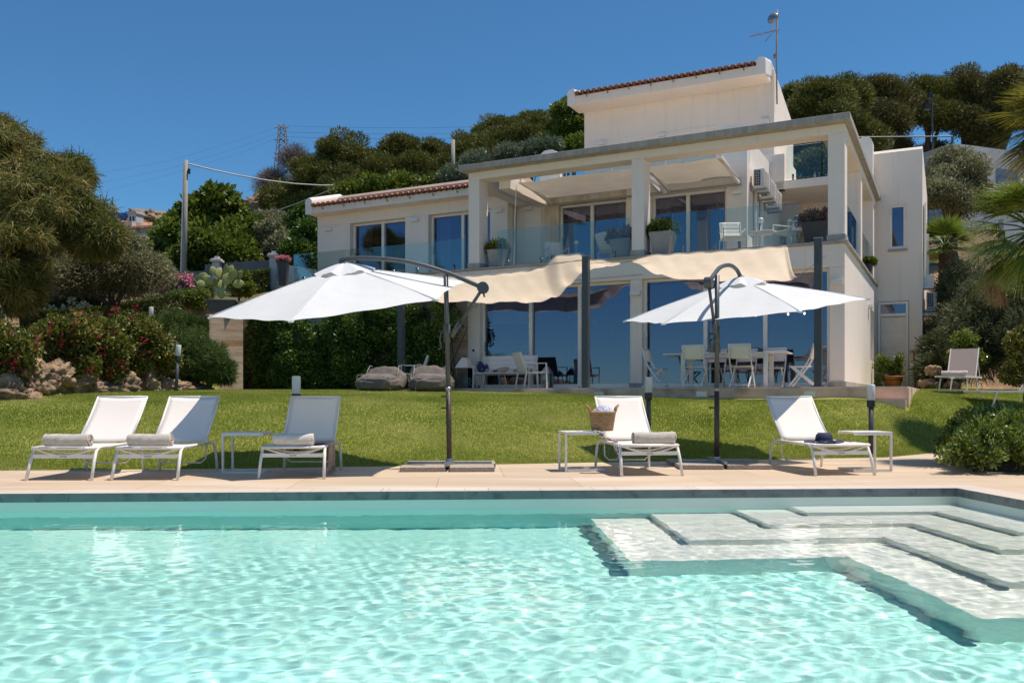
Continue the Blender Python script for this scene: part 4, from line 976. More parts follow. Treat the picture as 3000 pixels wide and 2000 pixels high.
# ---------------------------------------------------------------- bean bags
from mathutils import noise as mn_
def bean(label, loc, rz, sd):
    t = thing('bean_bag_chair', label, 'bean bag', loc, rz, 'taupe bean bag chairs')
    rr = np.random.default_rng(sd); ph = rr.uniform(0, 6, 12)
    def surf(u, v, sx, sy, sz, e=2.6):                   # rounded box
        a = 2*math.pi*u; b = math.pi*(v-.5)
        cx, sx_ = math.cos(a), math.sin(a); cb, sb = math.cos(b), math.sin(b)
        f = lambda w_: math.copysign(abs(w_)**(2/e), w_)
        x, y, z = f(cb)*f(cx)*sx, f(cb)*f(sx_)*sy, f(sb)*sz
        wr = .020*math.sin(9*a+ph[0]+4*v)*cb + .014*math.sin(17*a+ph[1]-7*v) * cb + .012*math.sin(23*v+ph[2]+3*a)
        k = 1+wr
        return x*k, y*k, z*(1+.5*wr)
    def top(y): return .40 + .05*math.sin(y*9+ph[3]) * .4 + .22*float(smooth(-.02, .20, y)) - .10*float(smooth(.34, .52, y))
    b = MB()
    def body(u, v):
        x, y, z = surf(u, v, .49, .545, 1.0, 3.6)
        t_ = (z+1)/2; h_ = top(y) * (1 - .10*(abs(x)/.49)**3)
        nar = 1 - .10*max(0, (t_*h_-.42)/.2) - .03*abs(2*t_-1)**6
        wr = .016*mn_.noise(Vector((x*5+ph[4], y*5, t_*4))) + .020*mn_.noise(Vector((x*3+y*2+ph[5], t_*9, y*3))) + .008*mn_.noise(Vector((x*14, y*14, t_*12+ph[6])))
        o_ = Vector((x, y, 0)).normalized() if abs(x)+abs(y) > .02 else Vector((0,0,0))
        belly = .035*math.sin(math.pi*min(1, t_*1.1))
        return (x*nar+o_.x*(wr+belly), y+o_.y*(wr+belly), t_*h_ + wr*1.4)
    b.grid(body, 120, 60); o = b.build('body', M['bean'], t, smooth=True)
    MB().tube([(-.40,-.03,.41),(-.2,-.02,.405),(0,-.03,.40),(.2,-.02,.405),(.40,-.03,.41)], .007, 5).build('seat_fold', M['bean'], t, smooth=True)
    p = MB(); 
    for s in (-1, 1):
        p.tube([(s*.40,-.465,.03),(s*.425,-.485,.2),(s*.41,-.47,.385)], .006, 5)
        p.tube([(s*.39,.03,.44),(s*.38,.10,.545),(s*.37,.18,.625),(s*.36,.30,.615)], .006, 5)
    p.tube([(-.41,-.47,.385),(-.3,-.505,.395),(0,-.515,.40),(.3,-.505,.395),(.41,-.47,.385)], .005, 5)
    p.build('piping', M['pipe'], t)
    return t
q = on(1118, 20.6); bean('taupe bean bag chair left of the parasol pole, the farther left one', (q.x,q.y,q.z-.02), R(-14), 3)
q = on(1262, 20.6); bean('taupe bean bag chair half behind the left parasol pole', (q.x,q.y,q.z-.02), R(12), 8)

# ---------------------------------------------------------------- patio posts and shade sails
def post(x, y, z0, z1, label):
    t = thing('steel_post', label, 'post', HW(x, y, z0), -TH, 'anthracite posts that carry the shade sails')
    MB().box(-.075,-.075,0,.075,.075,z1-z0).build('shaft', M['pole'], t, bevel=.006)
    MB().box(-.085,-.085,z1-z0,.085,.085,z1-z0+.02).build('cap', M['alu'], t); MB().box(-.14,-.14,0,.14,.14,.012).build('base_plate', M['pole'], t)
    bo = MB()
    for a in (-.11,.11):
        for b in (-.11,.11): bo.tube([(a,b,.012),(a,b,.04)],.012,6)
    bo.build('bolts', M['alu'], t); return t
post(-.3,-2,1.13,4.15,'dark grey square post at the right end of the patio')
post(-5.4,-2,1.13,4.15,'dark grey square post in the middle of the patio edge')
post(-10.5,-2,1.05,4.15,'dark grey square post behind the bean bags, mostly behind the left parasol')
def sail(label, ctrl, wire_z, name='shade_sail'):
    """ctrl: rows (x, y_near, z_near, z_mid, y_far, z_far) along the front in house coordinates"""
    x0 = ctrl[0][0]; t = thing(name, label, 'shade sail', HW(0,0,0), -TH, 'sand coloured shade sails over the patio')
    C_ = np.array(ctrl, float)
    def fn(u, v):
        k = u*(len(C_)-1); i = min(int(k), len(C_)-2); w_ = k-i; w2 = w_*w_*(3-2*w_); r_ = C_[i]*(1-w2)+C_[i+1]*w2
        x = C_[i][0]*(1-w_)+C_[i+1][0]*w_
        y = r_[1]+(r_[4]-r_[1])*v; zl = r_[2]*(1-v)+r_[5]*v
        s_ = (r_[3]-(r_[2]+r_[5])/2)*math.sin(math.pi*v)
        wr = .022*math.sin(x*5+v*6)*math.sin(math.pi*v) + .012*math.sin(x*13-v*9)
        return (x, y, zl+s_+wr)
    o = MB().grid(fn, 90, 26).build('fabric', M['sail'], t, smooth=True, solid=.004)
    e = MB(); e.tube([tuple(Vector(fn(i/60,0))) for i in range(61)], .012, 5).tube([tuple(Vector(fn(i/60,1))) for i in range(61)], .010, 5); e.build('hem', M['pipe'], o)
    c = MB(); a0 = fn(0,0); a1 = fn(1,0)
    for p, q in wire_z: c.tube([p, q], .006, 5)
    c.build('wire', M['alu'], t); return t
sail('sand coloured shade sail at the left, rising to a peak beside the middle post',
     [(-10.9,-1.95,4.02,3.62,-.35,3.75), (-9.6,-1.95,3.92,3.42,-.35,3.7), (-8.2,-1.95,3.90,3.34,-.35,3.66), (-7.0,-1.95,3.93,3.30,-.5,3.6), (-6.55,-1.95,3.98,3.36,-.7,3.66),
      (-6.2,-1.8,4.26,3.66,-.9,3.8), (-5.8,-1.7,4.28,3.95,-1.1,3.95), (-5.3,-1.65,4.12,4.0,-1.35,4.0), (-4.75,-1.55,4.04,4.02,-1.45,4.02)],
     [((-10.5,-1.95,4.05),(-5.4,-1.95,4.08)), ((-4.75,-1.5,4.03),(-3.9,-1.8,4.06)), ((-10.9,-.35,3.78),(-4.7,-.02,3.95)), ((-6.9,-1.95,4.0),(-5.5,-1.95,4.1))])
sail('sand coloured shade sail at the right, sagging above the dining table',
     [(-4.35,-1.8,4.02,4.0,-1.7,4.0), (-3.9,-1.95,4.08,3.74,-1.0,3.9), (-3.2,-1.95,4.07,3.62,-.6,3.74), (-2.2,-1.95,4.05,3.56,-.5,3.70), (-1.3,-1.95,4.06,3.50,-.5,3.66), (-1.0,-1.95,4.06,3.52,-.5,3.62), (-.92,-1.9,4.04,3.62,-.55,3.6)],
     [((-5.3,-1.95,4.0),(-4.35,-1.8,4.02)), ((-.92,-1.9,4.05),(-.36,-2,4.1)), ((-.92,-.55,3.6),(-.4,-.05,4.1)), ((-4.35,-1.7,4.0),(-3.9,-.02,4.1))])
# ---------------------------------------------------------------- patio and terrace furniture (placed in house coordinates)
def hplace(x, y, z): return HW(x, y, z)
def make_armchair(label, loc, rz, first=[None], width=.56, group='white garden armchairs', cat='armchair', name='garden_armchair'):
    if first[0] is not None and width == .56: return dup(first[0], loc, rz, label)
    t = thing(name, label, cat, loc, rz, group)
    W = width/2
    for s in (-1, 1):
        MB().bar((s*W,-.28,0),(s*W,-.26,.60),.022,.035,(0,1,0)).build('leg', M['white'], t, bevel=.004)
        MB().bar((s*W,.32,0),(s*W,.25,.40),.022,.035,(0,1,0)).build('leg', M['white'], t, bevel=.004)
        MB().bar((s*W,-.28,.61),(s*W,.27,.60),.035,.02).build('armrest', M['white'], t, bevel=.004)
    f = MB()
    for s in (-1, 1): f.bar((s*(W-.025),-.26,.40),(s*(W-.025),.24,.37),.02,.03).bar((s*(W-.025),.22,.36),(s*(W-.025),.40,.86),.02,.03,(0,1,0))
    f.bar((-W,-.26,.40),(W,-.26,.40),.02,.03).bar((-W+.02,.40,.86),(W-.02,.40,.86),.02,.02); f.build('frame', M['white'], t)
    MB().grid(lambda u, v: ((u-.5)*2*(W-.035), -.27+v*.5, .41-.03*v-.03*math.sin(math.pi*v)), 8, 10).build('seat', M['sling'], t, smooth=True, solid=.02)
    b = MB().grid(lambda u, v: ((u-.5)*2*(W-.035), .215+v*.185+.03*math.sin(math.pi*v), .40+v*.47), 8, 12); bo = b.build('backrest', M['sling'], t, smooth=True, solid=.02)
    sm = MB()
    for k in (1,2,3): v = k/4; sm.tube([(-W+.05, .205+v*.185+.03*math.sin(math.pi*v)-.012, .40+v*.47),(W-.05, .205+v*.185+.03*math.sin(math.pi*v)-.012, .40+v*.47)], .004, 4)
    sm.build('seam', M['pipe'], bo)
    if width == .56: first[0] = t
    return t
PZ = 1.132; TZ = 4.422
make_armchair('white armchair half hidden behind the left parasol pole', HW(-10.35,-1.7,PZ), -TH+R(-62))
make_armchair('white armchair at the right end of the sofa, seen from behind', HW(-7.0,-1.55,PZ), -TH+R(138))
make_armchair('white armchair in shade at the left of the upper terrace', HW(-7.7,1.5,TZ), -TH+R(40))
make_armchair('white armchair in shade beside the dark planter on the upper terrace', HW(-6.0,1.4,TZ), -TH+R(150))
make_armchair('white armchair left of the little round table on the upper terrace', HW(-2.75,1.2,TZ+.06), -TH+R(24))
make_armchair('white armchair right of the little round table on the upper terrace, turned left', HW(-1.35,1.0,TZ+.06), -TH+R(-42))
make_armchair('white three-seat garden sofa with cushions before the left glazing', HW(-8.15,-.75,PZ), -TH+R(4), width=1.55, group=None, cat='sofa', name='garden_sofa')
# cushions
M['stripe'] = mat('beige_striped_cotton', (.50,.40,.32), (.30,.22,.17), 3, .9, .2, 60, stretch=(1,14,1), lo=.45, hi=.55)
M['ikat'] = mat('navy_ikat_cotton', (.02,.03,.08), (.55,.55,.58), 9, .9, lo=.56, hi=.6)
def cushion(label, loc, rot, m, w_=.45, h_=.3, d_=.13):
    o = MB().grid(lambda u, v: (w_/2*math.copysign(abs(math.cos(2*math.pi*u))**.6, math.cos(2*math.pi*u))*math.cos(math.pi*(v-.5))**.5 if 0<v<1 else 0,
        h_/2*math.copysign(abs(math.sin(2*math.pi*u))**.6, math.sin(2*math.pi*u))*math.cos(math.pi*(v-.5))**.5 if 0<v<1 else 0, d_/2*math.sin(math.pi*(v-.5))), 36, 14).build('cushion', m, None, smooth=True)
    o.location = loc; o.rotation_euler = rot; tag(o, label, 'cushion', 'loose cushions on the patio seats'); return o
cushion('beige striped cushion lying at the sofa\'s left half', HW(-8.3,-.75,PZ+.47), (R(15),R(-10),-TH), M['stripe'], .5, .34)
cushion('beige striped cushion lying at the sofa\'s right half', HW(-7.65,-.72,PZ+.46), (R(15),R(5),-TH), M['stripe'], .5, .34)
cushion('navy and white patterned cushion at the sofa\'s left arm', HW(-8.78,-.78,PZ+.55), (R(60),R(15),-TH+R(60)), M['ikat'], .36, .36)
cushion('beige striped cushion on the armchair behind the left parasol pole', HW(-10.2,-1.75,PZ+.52), (R(40),R(10),-TH-R(40)), M['stripe'], .42, .36)
# low coffee table before the sofa
ct = thing('coffee_table', 'low white coffee table in front of the sofa', 'coffee table', HW(-8.1,-1.55,PZ), -TH)
MB().box(-.36,-.22,.38,.36,.22,.40).build('table_top', M['white'], ct, bevel=.004)
for s in (-1,1):
    for u in (-1,1): MB().tube([(s*.26,u*.15,.38),(s*.34,u*.2,0)], .012, 6).build('leg', M['alu'], ct)
bw = MB().lathe([(.004,0),(.05,.0),(.07,.05),(.062,.05),(.045,.01)], 14).build('bowl', M['black'], None, smooth=True); bw.location = HW(-8.0,-1.55,PZ+.401); tag(bw, 'small black bowl on the low coffee table', 'bowl')
# lanterns
def lantern(label, loc, s, rz=0, m='trim'):
    t = thing('lantern', label, 'lantern', loc, rz, 'candle lanterns on the patio floor')
    a = .13*s; h = .42*s
    f = MB().box(-a,-a,0,a,a,.03*s)
    for u in (-1,1):
        for v in (-1,1): f.box(u*(a-.008)-.008,v*(a-.008)-.008,.03*s,u*(a-.008)+.008,v*(a-.008)+.008,h)
    f.build('frame', M['alu'], t)
    MB().add([(-a*1.15,-a*1.15,h),(a*1.15,-a*1.15,h),(a*1.15,a*1.15,h),(-a*1.15,a*1.15,h),(-a*.35,-a*.35,h+.2*s),(a*.35,-a*.35,h+.2*s),(a*.35,a*.35,h+.2*s),(-a*.35,a*.35,h+.2*s)],
             [(0,1,5,4),(1,2,6,5),(2,3,7,6),(3,0,4,7),(4,5,6,7),(3,2,1,0)]).build('roof', M[m], t)
    MB().tube([(-.02,0,h+.2*s),(-.03,0,h+.25*s),(.03,0,h+.25*s),(.02,0,h+.2*s)], .008, 5).build('ring', M['black'], t)
    MB().lathe([(.05*s,.03*s),(.05*s,.2*s),(.004,.2*s)], 14).build('candle', M['frost'], t, smooth=True)
    MB().box(-a+.01,-a+.01,.03*s,a-.01,-a+.014,h-.01).box(a-.014,-a+.02,.03*s,a-.01,a-.02,h-.01).build('pane', M['rail'], t)
    return t
lantern('tall candle lantern by the corner pier, right of the left armchair', HW(-9.45,-.55,PZ), 1.35, -TH)
lantern('smaller candle lantern beside the tall one near the corner pier', HW(-9.85,-.9,PZ), .95, -TH)
lantern('small metal lantern behind the armchair at the sofa\'s right end', HW(-7.05,-.55,PZ), .9, -TH, 'alu')

# dining table and folding chairs
dt = thing('dining_table', 'long white dining table on the patio under the right sail', 'dining table', HW(-2.35,-1.15,PZ), -TH+R(2))
MB().box(-1.35,-.45,.735,1.35,.45,.765).build('table_top', M['white'], dt, bevel=.006)
MB().box(-.86,-.40,.66,.86,-.37,.733).box(-.86,.37,.66,.86,.40,.733).build('apron', M['white'], dt)
for s in (-1,1):
    for u in (-1,1): MB().box(s*.9-.045,u*.39-.045,0,s*.9+.045,u*.39+.045,.733).build('leg', M['white'], dt, bevel=.005)
def make_fold(label, loc, rz, first=[None]):
    if first[0] is not None: return dup(first[0], loc, rz, label)
    t = thing('folding_chair', label, 'folding chair', loc, rz, 'white folding chairs round the dining table')
    W = .225
    for s in (-1, 1):                                    # chair faces -y; back at +y
        MB().bar((s*W,-.24,0),(s*W,.10,.44),.02,.035,(0,0,1)).bar((s*W,.10,.44),(s*W,.20,.62),.02,.035).bar((s*W,.20,.62),(s*W,.27,.90),.02,.035).build('front_leg', M['white'], t)
        MB().bar((s*(W-.03),.30,0),(s*(W-.03),-.20,.44),.02,.035).build('rear_leg', M['white'], t)
    MB().bar((-W,-.21,.05),(W,-.21,.05),.02,.02).build('stretcher', M['white'], t); MB().bar((-W,.26,.05),(W,.26,.05),.02,.02).build('stretcher', M['white'], t); MB().bar((-W,.27,.90),(W,.27,.90),.02,.025).build('top_rail', M['white'], t)
    MB().grid(lambda u, v: ((u-.5)*2*(W-.01), -.22+v*.40, .445-.012*math.sin(math.pi*v)), 4, 6).build('seat', M['sling'], t, smooth=True, solid=.012)
    MB().grid(lambda u, v: ((u-.5)*2*(W-.0), .195+v*.08+.0, .60+v*.29), 4, 6).build('backrest', M['sling'], t, smooth=True, solid=.01)
    first[0] = t; return t
def hch(x, y, deg, label): make_fold(label, HW(x,y,PZ), -TH+R(deg))
hch(-3.95,-1.25,90,'white folding chair at the left end of the dining table')
hch(-.72,-1.35,-90,'white folding chair at the right end of the dining table, seen from the side')
hch(-2.85,-1.95,180,'front left white folding chair at the dining table, its back to the lawn')
hch(-1.85,-1.95,180,'front right white folding chair at the dining table, its back to the lawn')
hch(-2.8,-.5,0,'far left white folding chair at the dining table, facing the lawn')
hch(-2.1,-.5,0,'far middle white folding chair at the dining table, facing the lawn')
hch(-1.45,-.5,0,'far right white folding chair at the dining table, facing the lawn')
def jug(label, x, y, m, r_, h_, name='juice_jug', cat='jug'):
    t = thing(name, label, cat, HW(x,y,PZ+.766), 0)
    MB().lathe([(r_*.8,0),(r_,.02),(r_,h_*.8),(r_*.8,h_),(r_*.7,h_)], 14).build('glass', M['rail'], t, smooth=True)
    MB().lathe([(r_*.75,.01),(r_*.92,.03),(r_*.92,h_*.72),(.003,h_*.72)], 14).build('drink', m, t, smooth=True)
jug('glass jug of orange juice on the dining table beside the parasol pole', -2.55,-1.2, M['amber'], .06, .2)
jug('glass of reddish drink on the dining table right of the parasol pole', -2.15,-1.2, mat('red_drink',(.4,.08,.02),rough=.2), .05, .14, 'drink_glass', 'glass')
jug('tall clear glass dispenser on the dining table behind the orange juice', -2.7,-1.0, mat('pale_drink',(.6,.5,.48),rough=.2), .09, .34, 'drink_dispenser', 'dispenser')

# little round table and lamp on the terrace
rt = thing('round_table', 'small round glass table between the two terrace armchairs', 'table', HW(-2.0,1.1,TZ), -TH)
MB().lathe([(.004,.50),(.34,.50),(.35,.51),(.34,.52),(.004,.52)], 32).build('table_top', M['sling'], rt, smooth=True)
for k in range(3): a = k*2.1; MB().tube([(.24*math.cos(a),.24*math.sin(a),.5),(.27*math.cos(a),.27*math.sin(a),0)], .016, 6).build('leg', M['white'], rt)
def tlamp(label, x, y, z):
    t = thing('table_lamp', label, 'table lamp', HW(x,y,z), 0, 'white cordless table lamps')
    MB().lathe([(.05,0),(.05,.01),(.008,.015),(.008,.30),(.003,.3)], 14).build('stem', M['white'], t, smooth=True)
    MB().lathe([(.07,.26),(.05,.36),(.003,.362)], 16).build('lamp_shade', M['white'], t, smooth=True)
tlamp('white cordless lamp on the small round terrace table', -2.05, 1.1, TZ+.521)
st_ = thing('side_stool', 'low white stool holding a lamp at the left of the upper terrace', 'stool', HW(-7.1,1.5,TZ), -TH)
MB().box(-.2,-.2,.40,.2,.2,.43).build('top', M['white'], st_); 
for s in (-1,1):
    for u in (-1,1): MB().bar((s*.17,u*.17,0),(s*.17,u*.17,.4),.025,.025,(1,0,0)).build('leg', M['white'], st_)
tlamp('white cordless lamp on the low stool at the left of the terrace', -7.1, 1.5, TZ+.431)
fp = MB().tube([(0,0,0),(.03,0,1.2),(.07,0,2.2)], .012, 6).build('fishing_pole', M['trim'], None); fp.location = HW(-8.4,.25,TZ); tag(fp, 'thin white rod standing upright at the left glass railing', 'rod')

# ---------------------------------------------------------------- leaves
def leafcloud(name, centers, radii, n, ln, wd, m, parent=None, flat=1.0, droop=0.0, outward=.6, shape='leaf', tip=None, seed=1, up=0.0, rndbias=None):
    """n leaves spread through blobs; every leaf is its own face turned its own way"""
    rg = np.random.default_rng(seed)
    C_ = np.asarray(centers, float); Rr = np.asarray(radii, float)
    if Rr.ndim == 1: Rr = np.stack([Rr, Rr, Rr*flat], 1)
    vol = (Rr.prod(1))**(2/3); pi = rg.choice(len(C_), n, p=vol/vol.sum())
    d = rg.normal(size=(n, 3)); d /= np.linalg.norm(d, axis=1)[:, None]
    r_ = rg.random(n)**.38
    P = C_[pi] + d*Rr[pi]*r_[:, None]
    D = d*outward + rg.normal(size=(n, 3))*.55; D[:, 2] += up - droop
    D /= np.linalg.norm(D, axis=1)[:, None]
    S = np.cross(D, rg.normal(size=(n, 3))); S /= np.linalg.norm(S, axis=1)[:, None]+1e-9
    L_ = ln*rg.uniform(.6, 1.25, n)[:, None]; Wd = wd*rg.uniform(.7, 1.2, n)[:, None]
    if shape == 'leaf':
        V = np.stack([P, P+D*L_*.5+S*Wd*.5, P+D*L_, P+D*L_*.5-S*Wd*.5], 1)
    else:
        V = np.stack([P-S*Wd*.5, P+S*Wd*.5, P+D*L_+S*Wd*.2, P+D*L_-S*Wd*.2], 1)
    rnd = rg.random(n)
    return np_mesh(name, V.reshape(-1, 3), np.arange(n*4).reshape(-1, 4), m, parent, rnd=rnd)

def lumps(blobs, per, rr, seed, jitter=.9, flat=.7, low=-.4, core=.62):
    """small clumps over the surface of big blobs, so that a crown is uneven"""
    rg = np.random.default_rng(seed); C_ = []; R_ = []
    for (c, r_) in blobs:
        r3 = np.array(r_ if hasattr(r_, '__len__') else (r_, r_, r_*.85))
        k = per
        for _ in range(k):
            d = rg.normal(size=3); d /= np.linalg.norm(d)
            if d[2] < low: d[2] = -d[2]*.4
            rad = rg.uniform(.55, 1.0)*jitter
            s_ = rr*rg.uniform(.45, 1.4)
            C_.append(np.array(c) + d*r3*rad); R_.append((s_, s_, s_*flat))
        C_.append(np.array(c)); R_.append(tuple(r3*core))
    return C_, R_

def trunk(name, base, tips, r0, m, parent, seed=0):
    rg = random.Random(seed); b = MB(); B = Vector(base); k0 = None
    fork = B + (Vector(tips[0])-B)*.42 + Vector((rg.uniform(-.1,.1), rg.uniform(-.1,.1), 0))
    b.tube([B, B.lerp(fork,.5)+Vector((rg.uniform(-.08,.08),0,0)), fork], [r0*1.15, r0*.9, r0*.75], 8)
    for tp in tips:
        T = Vector(tp); mid = fork.lerp(T, .5) + Vector((rg.uniform(-.2,.2), rg.uniform(-.2,.2), rg.uniform(0,.25)))*(T-fork).length*.3
        b.tube([fork, mid, T], [r0*.6, r0*.38, r0*.12], 6)
    return b.build(name, m, parent, smooth=True)

def tree(name, label, cat, base, blobs, leaf, n, ln, wd, per=14, rr=.5, seed=1, group=None, bark='bark', r0=.18, cname='crown', **kw):
    """blobs in world coordinates; base in world coordinates"""
    t = thing(name, label, cat, base, 0, group); B = Vector(base)
    lb = [((c[0]-B.x, c[1]-B.y, c[2]-B.z), r_) for c, r_ in blobs]
    C_, R_ = lumps(lb, per, rr, seed, flat=kw.pop('lflat', .7), low=kw.pop('low', -.4), core=kw.pop('core', .62), jitter=kw.pop('jitter', .9))
    leafcloud(cname, C_, R_, n, ln, wd, leaf, t, seed=seed, **kw)
    if r0: trunk('trunk', (0,0,-.3), [lb[i][0] for i in range(min(len(lb), 5))], r0, M[bark], t, seed)
    return t
def B_(px, py, Y, rp, fy=1.0, dep=1.0):               # a blob seen at a pixel with a pixel radius
    r_ = rp/F*Y; p = at(px, py, Y); return ((p.x, p.y, p.z), (r_, r_*dep, r_*fy))
from mathutils import noise as mn
def rock(label, loc, size, seed, rz=0, group='limestone rocks along the lawn edge', m='rock'):
    b = MB(); nu, nv = 64, 40; off = Vector((seed*7.3, seed*3.1, seed*1.7))
    def fn(u, v):
        a = 2*math.pi*u; p = math.pi*(v-.5); d = Vector((math.cos(p)*math.cos(a), math.cos(p)*math.sin(a), math.sin(p)))
        k = 1 + .45*mn.noise(d*1.3+off) + .34*abs(mn.noise(d*2.6+off)) + .30*abs(mn.noise(d*5.7+off)) - .2 + .12*mn.noise(d*12+off)
        return (d.x*size[0]*k, d.y*size[1]*k, d.z*size[2]*k)
    b.grid(fn, nu, nv); o = b.build('rock', M[m], None, smooth=True); o.location = loc; o.rotation_euler = (0,0,rz); o['label'] = label; o['category'] = 'rock'; o['group'] = group
    return o
RK = [(20,16.2,.55,.32),(95,16.9,.5,.36),(150,17.4,.42,.3),(205,17.9,.5,.26),(262,18.4,.42,.22),(325,18.9,.62,.38),(372,19.4,.36,.28),(415,19.8,.42,.40),(452,20.3,.5,.34),(505,21.0,.55,.22),(560,22.0,.5,.2)]
RN = ['dark shaded rock farthest left at the lawn edge','rock at the lawn edge under the leftmost flowering shrub','round-topped rock by the opening in the flowering shrubs','low rock right of the opening in the flowering shrubs','flat small rock behind the second lounger\'s backrest','largest pale rock between two flowering shrubs','small rock just right of the largest pale one','pitted tan rock left of the leaning bollard lamp','stepped rock just behind the leaning bollard lamp','low rock at the foot of the rosemary bush','low reddish rock under the right end of the rosemary bush']
for i, ((px, Y, s_, h_), l_) in enumerate(zip(RK, RN)):
    q = on(px, Y+.25); rock(l_, (q.x, q.y, q.z+h_*.15), (s_, s_*.8, h_), i+1, i*1.3)
for i, (px, Y, s_, h_, l_) in enumerate(((300,19.9,.5,.35,'rock on the gravel bank behind the largest pale one'),(430,21.4,.45,.3,'pale rock on the bank above the stepped rock'),(185,18.9,.6,.3,'half buried rock at the top of the gravel opening'))):
    q = on(px, Y); rock(l_, (q.x, q.y, q.z), (s_, s_*.8, h_), i+31, i)

# flowering shrubs
def shrub(label, px, Y, blobs, seed, n=15000, fl=380, leaf='shrub', flm='flowerr', fs=.055, name='flowering_shrub', cat='shrub', group='bougainvillea shrubs along the rocks', ln=.09, wd=.055, rr=.21, per=22):
    q = on(px, Y); bl = [B_(*b) for b in blobs]
    t = tree(name, label, cat, tuple(q), bl, LV[leaf], n, ln, wd, per, rr, seed, group, cname='foliage', r0=.05, lflat=1.0, outward=.5)
    lb = [((c[0]-q.x, c[1]-q.y, c[2]-q.z), r_) for c, r_ in bl]
    if fl:
        rg = np.random.default_rng(seed+50); C_ = []
        for c, r_ in lb:
            for _ in range(7):
                d = rg.normal(size=3); d[1] = -abs(d[1])*1.1 - .2; d /= np.linalg.norm(d)
                C_.append(tuple(np.array(c) + d*np.array(r_)*rg.uniform(1.0, 1.22)))
        leafcloud('blossom', C_, [(.07,.07,.15)]*len(C_), fl, fs, fs*.8, M[flm], t, seed=seed)
    return t
shrub('bougainvillea shrub farthest left, with crimson bracts, beside the big feathery tree', 40, 16.6, [(-20,1013,16.8,85),(60,1018,16.6,62),(20,1088,16.8,75),(0,1143,16.8,50),(60,1100,17,45)], 1)
shrub('bougainvillea shrub second from the left, its trunk curving over the rocks', 215, 18.0, [(150,983,18,52),(225,978,18.2,62),(190,1038,18.1,50),(235,1073,18.2,38),(175,1100,18,26)], 2)
shrub('bougainvillea shrub third from the left behind the flat rocks', 290, 18.9, [(295,978,19.2,58),(325,1028,19,55),(285,1068,19,38),(330,1090,19,30)], 3)
shrub('bougainvillea shrub fourth from the left, tallest, beside the pitted rock', 400, 19.9, [(375,968,20,58),(425,1003,20,58),(390,1058,20,48),(400,1095,20,34)], 4)
shrub('bougainvillea shrub rightmost, arching toward the leaning bollard lamp', 455, 20.6, [(462,1013,20.8,45),(490,1048,20.6,32),(445,1073,20.6,34)], 5, 9000)
# rosemary mounds
def mound(label, base, blobs, leaf, n, seed, name='rosemary_bush', ln=.15, wd=.016, group='rounded rosemary bushes', cat='bush', droop=.25, rr=.35, per=26):
    q = base; bl = [B_(*b) for b in blobs]
    return tree(name, label, cat, tuple(q), bl, LV[leaf], n, ln, wd, per, rr, seed, group, cname='foliage', r0=0, lflat=1, outward=1.3, droop=droop, shape='blade', low=-.8)
mound('big dark green rosemary mound spilling down to the lawn', on(600,22), [(555,1020,22.6,80,.75),(600,1055,22.3,72,.95),(540,1080,22.3,58,.8),(635,1085,22.2,48,.9)], 'rosem', 75000, 11, ln=.12, wd=.014, rr=.15, per=100, droop=.1)
mound('smaller rosemary mound behind and above the big one', on(520,24.5), [(505,950,24.5,60,.6),(555,955,24.6,45,.6)], 'rosem', 30000, 12, ln=.12, wd=.014, rr=.15, per=70, droop=.1)

# clipped hedges
def boxhedge(label, path, wd_, ht, n, leaf, seed, ln=.06, lw=.035, group=None, dz=0):
    rg = np.random.default_rng(seed); P = np.array([tuple(p) for p in path]); seg = np.linalg.norm(np.diff(P[:, :2], axis=0), axis=1); cum = np.concatenate([[0], np.cumsum(seg)])
    t = thing('clipped_hedge', label, 'hedge', tuple(P[0]), 0, group)
    s_ = rg.random(n)*cum[-1]; x = np.interp(s_, cum, P[:,0]); y = np.interp(s_, cum, P[:,1]); z = np.interp(s_, cum, P[:,2])
    i = np.clip(np.searchsorted(cum, s_)-1, 0, len(seg)-1); dx = np.diff(P[:,0])[i]/seg[i]; dy = np.diff(P[:,1])[i]/seg[i]
    a = rg.uniform(-1, 1, n); b = rg.uniform(0, 1, n); face = rg.random(n); a = np.where(face < .35, np.sign(a)*rg.uniform(.75, 1, n), a); b = np.where(face > .6, rg.uniform(.85, 1, n), b)
    V0 = np.stack([x-dy*a*wd_/2, y+dx*a*wd_/2, z+b*ht+.02*np.sin(s_*5)+dz], 1) - P[0]
    D = rg.normal(size=(n,3)); D[:,2] += .4; D /= np.linalg.norm(D,axis=1)[:,None]; S = np.cross(D, rg.normal(size=(n,3))); S /= np.linalg.norm(S,axis=1)[:,None]
    V = np.stack([V0, V0+D*ln*.5+S*lw*.5, V0+D*ln, V0+D*ln*.5-S*lw*.5], 1)
    np_mesh('foliage', V.reshape(-1,3), np.arange(n*4).reshape(-1,4), LV[leaf], t, rnd=rg.random(n))
    c = MB(); 
    for k in range(len(P)-1):
        p, q = Vector(P[k]-P[0]), Vector(P[k+1]-P[0]); m_ = Vector((0,0,ht*.42)); c.bar(p+m_, q+m_, wd_*.8, ht*.84)
    c.build('branches', M['bark'], t); return t
def pth(*pp): return [at(*p) for p in pp]
boxhedge('long low clipped hedge behind the flowering shrubs', pth((60,980,24),(200,972,24.5),(330,962,25),(450,955,25.5)), .8, .62, 26000, 'clip', 21)
boxhedge('clipped hedge climbing the slope towards the prickly pear', pth((330,945,27),(430,925,28),(520,905,29),(600,880,31)), .8, .55, 20000, 'clip', 22)
boxhedge('clipped hedge before the grey gate wall', pth((700,868,36),(770,850,37)), 1.0, .9, 9000, 'clip', 23, .09, .05)
